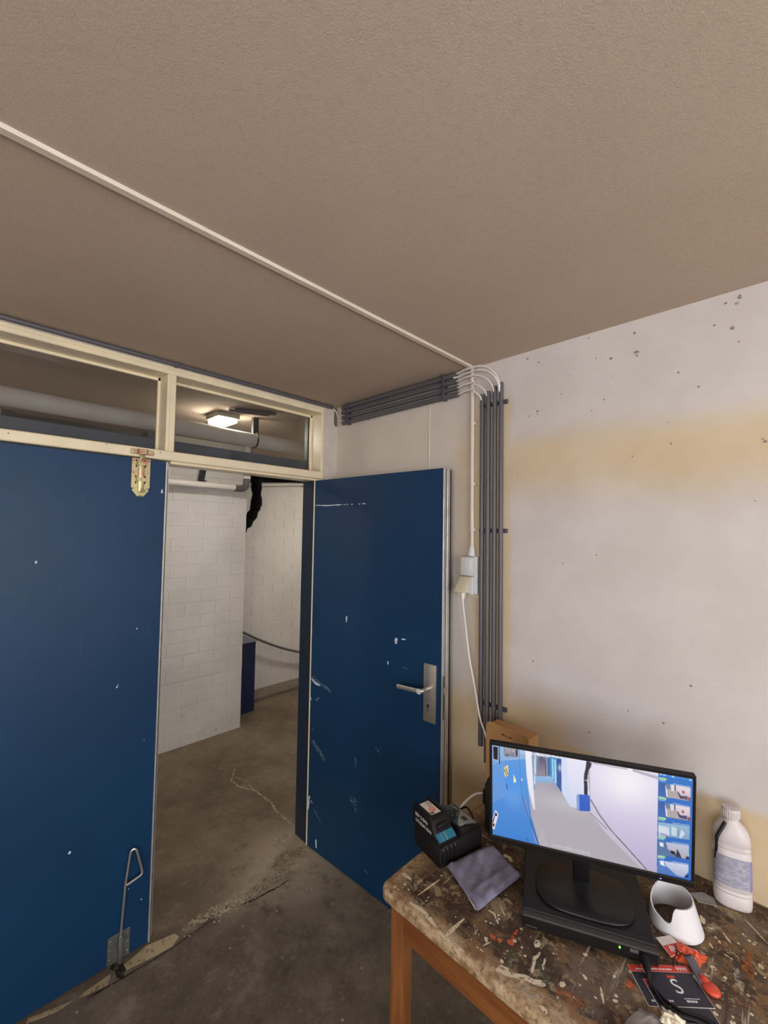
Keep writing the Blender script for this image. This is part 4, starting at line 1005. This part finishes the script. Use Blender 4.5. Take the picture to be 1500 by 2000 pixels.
obj('grey_sticker', MB().flat([(-.03, .0815, .0723), (.052, .0815, .0723), (.050, .03, .0842), (.018, .03, .0842)]).flat([(.018, .03, .0842), (.050, .03, .0842), (.050, .008, .0842), (.040, .008, .0842)]), GREYST, pan, local=True)
obj('icon_field', MB().flat([(-.03, .008, .0843), (.018, .008, .0843), (.012, .03, .0843), (-.03, .03, .0843)]).flat([(-.03, .03, .0843), (.012, .03, .0843), (-.022, .062, .0769), (-.035, .062, .0769)]), INKK, pan, local=True)
obj('icon_square', MB().flat([(.014, .042, .0822), (.034, .042, .0822), (.032, .062, .0776), (.01, .062, .0776)]), CARDK, pan, local=True)
text('lettering', 'Li-ion', .014, INKW, pan, (-.046, .066, .0765), (R(-13), 0, R(6)))
for k, (x, y) in enumerate(((-.02, .02), (-.005, .022), (-.022, .036), (.0, .04), (-.01, .05))):
    obj('icon_dot', MB().tube([(x, y, hump_z(y)), (x, y, hump_z(y)+.0018)], .0022, 8), GREYST, pan, local=True)
obj('lead', MB().tube(smoothpath([(-.05, .088, .03), (-.052, .10, .05), (-.03, .112, .068), (.0, .108, .06), (.015, .112, .03), (.03, .118, .006)], 7), .0034, 8), BLACK, t, local=True)
bt = thing('battery', 'black tool battery with white lettering clipped on the charger', 'battery', (1.163, -.445, ZT), CY)
bt.location = Vector((1.163, -.445, ZT))
obj('case', MB().prism([(-.072, .066), (.066, .066), (.066, .074), (.042, .090), (.030, .118), (.020, .124), (-.062, .124), (-.072, .116)], 1, -.094, -.018, .005, 2), BLACK, bt, local=True)
obj('top_ridge', MB().box(-.07, .022, -.094, -.078, .121, .127, .003, 2).box(-.07, .022, -.034, -.018, .121, .127, .003, 2), BLACKG, bt, local=True)
obj('release_shoulder', MB().box(.024, .046, -.078, -.034, .094, .112, .004, 2), BLACKG, bt, local=True)
sl = obj('paper_label', MB().flat([(-.055, -.076, .1252), (.010, -.076, .1252), (.010, -.038, .1252), (-.055, -.038, .1252)]), LABELW, bt, local=True)
obj('label_mark', MB().tube([(-.012+.009*cos(a), -.057+.009*sin(a), .1257) for a in np.linspace(0, 2*pi, 16)], .0012, 6).box(-.02, -.005, -.058, -.056, .1253, .1258, mtx=None), INKR, sl, local=True)
obj('label_print', MB().box(-.052, -.03, -.044, -.042, .1253, .1256).box(-.052, -.026, -.05, -.048, .1253, .1256).box(-.052, -.03, -.056, -.054, .1253, .1256).box(-.004, .008, -.074, -.060, .1253, .1256), GREYT, sl, local=True, kind='stuff')
obj('teal_label', MB().prism([(.0445, .0893), (.0655, .0755), (.0662, .0762), (.0452, .0902)], 1, -.090, -.022), TEAL, bt, local=True)
obj('label_line', MB().prism([(.0455, .0899), (.0658, .0765), (.0663, .0769), (.046, .0904)], 1, -.058, -.056).prism([(.0455, .0899), (.0658, .0765), (.0663, .0769), (.046, .0904)], 1, -.072, -.071), GREYST, bt, local=True)
text('lettering', '18V 5.0Ah', .0155, INKW, bt, (-.02, -.0953, .106), (R(90), 0, 0))
text('lettering', 'LITHIUM-ION', .0135, INKW, bt, (-.008, -.0953, .088), (R(90), 0, 0))

# folded cloth
t = thing('folded_cloth', 'grey folded microfibre cloth in front of the charger', 'cloth', (1.31, -.475, ZT))
def cloth_layer(z0, th, corners, seed, r=.012):
    rnd = random.Random(seed); n = 22; A, B, C, D = [Vector((*c, 0)) for c in corners]
    top, bot = [], []
    for i in range(n+1):
        rt, rb = [], []
        for j in range(n+1):
            u, v = i/n, j/n
            p = A*(1-u)*(1-v)+B*u*(1-v)+C*u*v+D*(1-u)*v
            e = min(u, 1-u, v, 1-v)*.18
            k = min(1, e/r) if e < r else 1
            dz = .0026*sin(7*u+seed)+.0022*sin(9*v+2*seed+3*u)+.0012*sin(23*u+17*v)-.004*math.exp(-((v-.52+.1*(u-.5))/.045)**2)+.003*math.exp(-((u-.72)/.05)**2)
            rt.append((p.x+.003*sin(6*v+seed)*(u in (0, 1)), p.y+.003*sin(5*u+seed)*(v in (0, 1)), z0+th*(1-(1-k)**2*.7)+dz*k)); rb.append((p.x, p.y, z0))
        top.append(rt); bot.append(rb)
    mb = MB(); b = mb.bm
    VT = [[b.verts.new(p) for p in r_] for r_ in top]
    for i in range(n):
        for j in range(n): b.faces.new((VT[i][j], VT[i+1][j], VT[i+1][j+1], VT[i][j+1]))
    per = [(i, 0) for i in range(n)]+[(n, j) for j in range(n)]+[(i, n) for i in range(n, 0, -1)]+[(0, j) for j in range(n, 0, -1)]
    low = [b.verts.new(bot[i][j]) for i, j in per]
    for k in range(len(per)):
        i, j = per[k]; i2, j2 = per[(k+1) % len(per)]
        b.faces.new((VT[i][j], low[k], low[(k+1) % len(per)], VT[i2][j2]))
    b.faces.new(low); bmesh.ops.recalc_face_normals(b, faces=b.faces[:])
    return mb
obj('lower_fold', cloth_layer(ZT+.0008, .009, [(1.224, -.52), (1.368, -.590), (1.394, -.405), (1.276, -.35)], 2), CLOTH, t, smooth=60)
obj('upper_fold', cloth_layer(ZT+.010, .009, [(1.221, -.53), (1.374, -.600), (1.400, -.402), (1.275, -.358)], 1), CLOTH, t, smooth=60)
obj('hem_tag', MB().flat([(1.352, -.594, ZT+.012), (1.366, -.6015, ZT+.012), (1.366, -.602, ZT+.02), (1.33, -.586, ZT+.02)]), LABELW, t)

# bottle
BX, BY = 1.857, -.056
t = thing('white_bottle', 'white plastic jerrycan bottle with a faded label by the wall', 'bottle', (BX, BY, ZT), R(14))
def ovalring(rx, ry, z, n=32, p=2.6, ox=0, oy=0):
    out = []
    for k in range(n):
        a = 2*pi*k/n
        out.append((ox+math.copysign(abs(cos(a))**(2/p), cos(a))*rx, oy+math.copysign(abs(sin(a))**(2/p), sin(a))*ry, z))
    return out
prof = [(.036, .024, 0), (.042, .03, .004), (.0435, .031, .012), (.0435, .031, .034), (.040, .0278, .038), (.0435, .031, .043), (.040, .0278, .048), (.0435, .031, .053),
        (.043, .0305, .150), (.0396, .0272, .155), (.043, .0305, .161), (.0396, .0272, .167), (.043, .0305, .173), (.042, .030, .19), (.037, .027, .206), (.028, .022, .219), (.019, .018, .227), (.0165, .0165, .231), (.0165, .0165, .238)]
obj('body', MB().loft([ovalring(a, b, z, p=2.6 if z < .2 else 2.1) for a, b, z in prof]), HDPE, t, local=True, smooth=60)
cp = []
for k in range(9): cp.append((.0195, .0195, .232+k*.0026)) if k < 1 else None
obj('cap', MB().loft([ovalring(r, r, z, 28, 2) for r, z in ((.0185, .236), (.0205, .238), (.0205, .256), (.0195, .2615), (.012, .263))]), HDPE, t, local=True)
mb = MB()
for k in range(24):
    a = 2*pi*k/24; mb.box(-.0008, .0008, -.0008, .0008, .239, .256, mtx=Matrix.Translation((.0207*cos(a), .0207*sin(a), 0)))
obj('cap_rib', mb, HDPE, t, local=True, kind='stuff')
def label_patch(a0, a1, z0, z1, off=.0006):
    rings = []
    for z in np.linspace(z0, z1, 6):
        r = []
        for a in np.linspace(a0, a1, 14):
            p = 2.6; x = math.copysign(abs(cos(a))**(2/p), cos(a))*(.0433+off); y = math.copysign(abs(sin(a))**(2/p), sin(a))*(.0308+off)
            r.append((x, y, z))
        rings.append(r)
    return MB().loft(rings, False, False, False)
obj('label', label_patch(R(185), R(318), .062, .140), BLABEL, t, local=True)
obj('violet_stripe', label_patch(R(322), R(345), .058, .136), PURPLE, t, local=True)
mb = MB()
for k in range(7): mb.add(label_patch(R(200), R(265), .128-k*.006, .1295-k*.006, .0011).bm)
for k in range(9): mb.add(label_patch(R(302), R(316), .130-k*.0075, .1315-k*.0075, .0011).bm)
obj('label_print', mb, GREYST, t, local=True, kind='stuff')
# black bent tool hung over the bottle's shoulder
tag(obj('black_hook_tool', MB().tube(smoothpath([(1.846, -.076, .957), (1.842, -.084, .948), (1.832, -.096, .927), (1.829, -.099, .915), (1.828, -.099, .89), (1.824, -.099, .862)], 5), [.0045]*16+[.0035]*6+[.002]*4, 10), BLACK), 'thin black bent tool leaning on the white bottle', 'tool')

# white moulded collar
CX, CYY = 1.757, -.246
def collar():
    n = 72; outer, inner = [[], [], [], []], [[], [], [], []]
    for k in range(n):
        a = 2*pi*k/n
        # rim height: high at the back, right shoulder level, a scooped cut at the front left
        d = (math.degrees(a)-264+540) % 360-180       # angle from the deepest point of the scoop
        h = .072
        if -125 < d <= -18: h = .072-.036*sin((d+125)/107*pi/2)**1.2
        elif -18 < d <= 10: h = .036-.003*cos(pi*(d+4)/28)
        elif 10 < d < 24: t = (d-10)/14; h = .036+.034*(1-(1-t)**2)
        h += .004*sin(a)
        lv = [0, .006, h*.55, h]
        for i, z in enumerate(lv):
            f = z/.075
            rx = .062-.016*f; ox = -.006*f; oy = -.002*f
            outer[i].append((CX+ox+rx*cos(a), CYY+oy+rx*sin(a), ZT+.001+z)); inner[i].append((CX+ox+(rx-.003)*cos(a), CYY+oy+(rx-.003)*sin(a), ZT+.001+z))
    return MB().loft([outer[0], outer[1], outer[2], outer[3], inner[3], inner[2], inner[1], inner[0], outer[0]], False, False)
tag(obj('white_collar', collar(), CONE, None, smooth=50), 'white conical plastic collar with a scooped rim beside the recorder', 'collar')

# grey scraper blade
t = thing('scraper_blade', 'small flat grey scraper blade between collar and bottle', 'blade', (1.80, -.10, ZT))
obj('blade', MB().prism([(1.765, -.105), (1.785, -.120), (1.826, -.098), (1.818, -.076), (1.79, -.075)], 2, ZT+.0005, ZT+.003, .0005), GREYST, t)
obj('steel_edge', MB().prism([(1.783, -.121), (1.787, -.124), (1.829, -.101), (1.826, -.097)], 2, ZT+.0005, ZT+.0035), STEEL, t)

# cards
def card(name, label, cx, cy, rz, z, full):
    t = thing(name, label, 'card', (cx, cy, z), rz, group='black and red printed cards')
    w, h = .110, .092
    obj('sheet', MB().box(-w/2, w/2, -h/2, h/2, 0, .0006), LABELW, t, local=True, smooth=0)
    obj('black_print', MB().box(-w/2+.0012, w/2-.0012, -h/2+.0012, h/2-.017, .0004, .00075), CARDK, t, local=True, smooth=0)
    bd = obj('red_band', MB().box(-w/2+.0005, w/2-.0005, h/2-.016, h/2-.0005, .0004, .00075), INKR, t, local=True, smooth=0)
    if full:
        text('lettering', '9999', .013, INKW, bd, (.036, h/2-.0095, .0009), (0, 0, 0))
        text('lettering', 'S', .046, INKW, t, (.0, -.004, .0009), (0, 0, 0))
        obj('red_tab', MB().box(-.009, .008, .016, .0215, .0007, .0009), INKR, t, local=True, smooth=0)
    mb = MB()
    def words(x, y, n, wd, hh):
        for k in range(n):
            l = wd*random.uniform(.5, 1); mb.box(x, x+l, y, y+hh*random.uniform(.7, 1), .0007, .0009); x += l+wd*.25
    words(-.04, h/2-.012, 4, .005, .004); words(-.018, h/2-.012, 6, .005, .004)
    words(-.042, -.036, 3, .005, .005)
    if full: words(.002, -.036, 4, .006, .005); words(.0, -.029, 8, .0045, .002)
    obj('small_print', mb, INKW, t, local=True, smooth=0, kind='stuff')
    return t
card('printed_card', 'leftmost black card with red band half under the top card', 1.770, -.458, R(42), ZT+.0012, False)
card('printed_card', 'lower black card poking out below the card marked S', 1.806, -.468, R(44), ZT+.0022, False)
card('printed_card', 'uppermost black card with red band and large white letter S', 1.793, -.437, R(43), ZT+.0034, True)

# usb lead across the cards
t = thing('usb_lead', 'black plug and lead hanging from the recorder across the cards', 'cable', (1.74, -.45, ZT))
w = world_of(REC)
def rp(x, y, z): return tuple(w @ Vector((x, y, z)))
obj('plug', MB().tube([rp(.125, -.001, .020), rp(.125, -.022, .018), rp(.125, -.034, .012), rp(.124, -.046, .007)], [.0095, .0095, .006, .0035], 10), BLACK, t)
obj('lead', MB().tube(smoothpath([rp(.124, -.040, .009), rp(.123, -.055, .008), (1.765, -.485, ZT+.0075), (1.785, -.495, ZT+.0075), (1.815, -.495, ZT+.0072), (1.845, -.478, ZT+.006), (1.88, -.475, ZT+.005), (1.93, -.50, ZT+.005)], 8), .0032, 8), BLACK, t)
obj('lead', MB().tube(smoothpath([rp(.122, -.040, .009), (1.752, -.478, ZT+.009), (1.778, -.503, ZT+.0078), (1.81, -.508, ZT+.0072), (1.85, -.49, ZT+.006), (1.90, -.50, ZT+.005)], 8), .0032, 8), BLACK, t)

# crumpled orange packet and red tool
def crumple(pts, z0, amp, seed, n=9):
    """crumpled sheet over a convex quad (4 pts), closed below"""
    A, B, C, D = [Vector((*p, 0)) for p in pts]; rnd = random.Random(seed); mb = MB(); b = mb.bm; V = []
    for i in range(n+1):
        r = []
        for j in range(n+1):
            u, v = i/n, j/n; p = A*(1-u)*(1-v)+B*u*(1-v)+C*u*v+D*(1-u)*v
            e = min(1, min(u, 1-u, v, 1-v)*5)
            r.append(b.verts.new((p.x+rnd.uniform(-.003, .003), p.y+rnd.uniform(-.003, .003), z0+.0008+e*amp*(.4+rnd.random()))))
        V.append(r)
    for i in range(n):
        for j in range(n): b.faces.new((V[i][j], V[i+1][j], V[i+1][j+1], V[i][j+1]))
    bmesh.ops.recalc_face_normals(b, faces=b.faces[:])
    if sum(f.normal.z for f in b.faces) < 0: bmesh.ops.reverse_faces(b, faces=b.faces[:])
    bmesh.ops.solidify(b, geom=b.faces[:], thickness=.0006)
    return mb
t = thing('orange_packet', 'crumpled orange and clear packet under the white collar', 'packet', (1.79, -.33, ZT))
obj('orange_wrap', crumple([(1.768, -.366), (1.825, -.352), (1.832, -.300), (1.765, -.305)], ZT, .010, 3), ORANGE, t, smooth=0)
obj('header_card', MB().prism([(1.733, -.345), (1.772, -.376), (1.792, -.330), (1.757, -.312)], 2, ZT+.0105, ZT+.0115), LABELW, t)
obj('header_print', MB().prism([(1.752, -.358), (1.772, -.375), (1.791, -.331), (1.775, -.322)], 2, ZT+.0113, ZT+.012), INKR, t)
mb = MB()
for k in range(3): mb.box(-.002+k*.005, .001+k*.005, -.008, .006, .0, .0004, mtx=Matrix.Translation((1.766, -.352, ZT+.012)) @ Matrix.Rotation(R(40), 4, 'Z'))
obj('lettering', mb, INKW, t)
obj('clear_tail', crumple([(1.815, -.392), (1.842, -.398), (1.838, -.352), (1.812, -.350)], ZT, .007, 5), FILM, t, smooth=0)
obj('black_cord', MB().tube(smoothpath([(1.772, -.335, ZT+.014), (1.781, -.356, ZT+.014), (1.776, -.378, ZT+.006), (1.781, -.396, ZT+.003)], 5), .0012, 6).tube(smoothpath([(1.776, -.352, ZT+.014), (1.795, -.352, ZT+.015), (1.805, -.34, ZT+.015)], 5), .0012, 6), BLACK, t)
t = thing('red_tool', 'grey and red handled tool with rounded red end on the table', 'tool', (1.83, -.37, ZT))
obj('grey_handle', MB().prism([(1.792, -.350), (1.810, -.336), (1.848, -.388), (1.832, -.400)], 2, ZT+.008, ZT+.014, .002, 2), GREYT, t)
def ellip(cx, cy, rx, ry, ang, z0, z1):
    rings = []
    for s in np.linspace(-1, 1, 9):
        k = math.sqrt(max(0, 1-s*s))*.97+.03; rings.append([(cx+rx*k*cos(a)*cos(ang)-ry*k*sin(a)*sin(ang), cy+rx*k*cos(a)*sin(ang)+ry*k*sin(a)*cos(ang), (z0+z1)/2+s*(z1-z0)/2) for a in np.linspace(0, 2*pi, 21)[:-1]])
    return MB().loft(rings)
obj('red_end', ellip(1.852, -.396, .019, .016, R(-25), ZT+.001, ZT+.018), REDPL, t)
obj('red_collar', ellip(1.838, -.386, .012, .010, R(-50), ZT+.004, ZT+.020), REDPL, t)

# clear wrapping at the front
t = thing('clear_wrapping', 'crumpled clear wrapping film at the front edge beside the cards', 'wrapping', (1.77, -.58, ZT))
obj('film', crumple([(1.715, -.655), (1.835, -.640), (1.815, -.528), (1.748, -.545)], ZT, .016, 9, 8), FILM, t, smooth=75)
obj('torn_edge', crumple([(1.79, -.565), (1.83, -.565), (1.825, -.525), (1.785, -.528)], ZT+.018, .010, 12, 6), mat('cream_torn_paper', (226, 216, 190), .7), t, smooth=0)
tag(obj('nail', MB().tube([(1.193, -.655, ZT-.003), (1.1935, -.654, ZT+.036)], .0013, 8).tube([(1.1935, -.654, ZT+.036), (1.1935, -.654, ZT+.0375)], .002, 8), MATTE), 'thin dark nail standing upright in the table corner', 'nail')
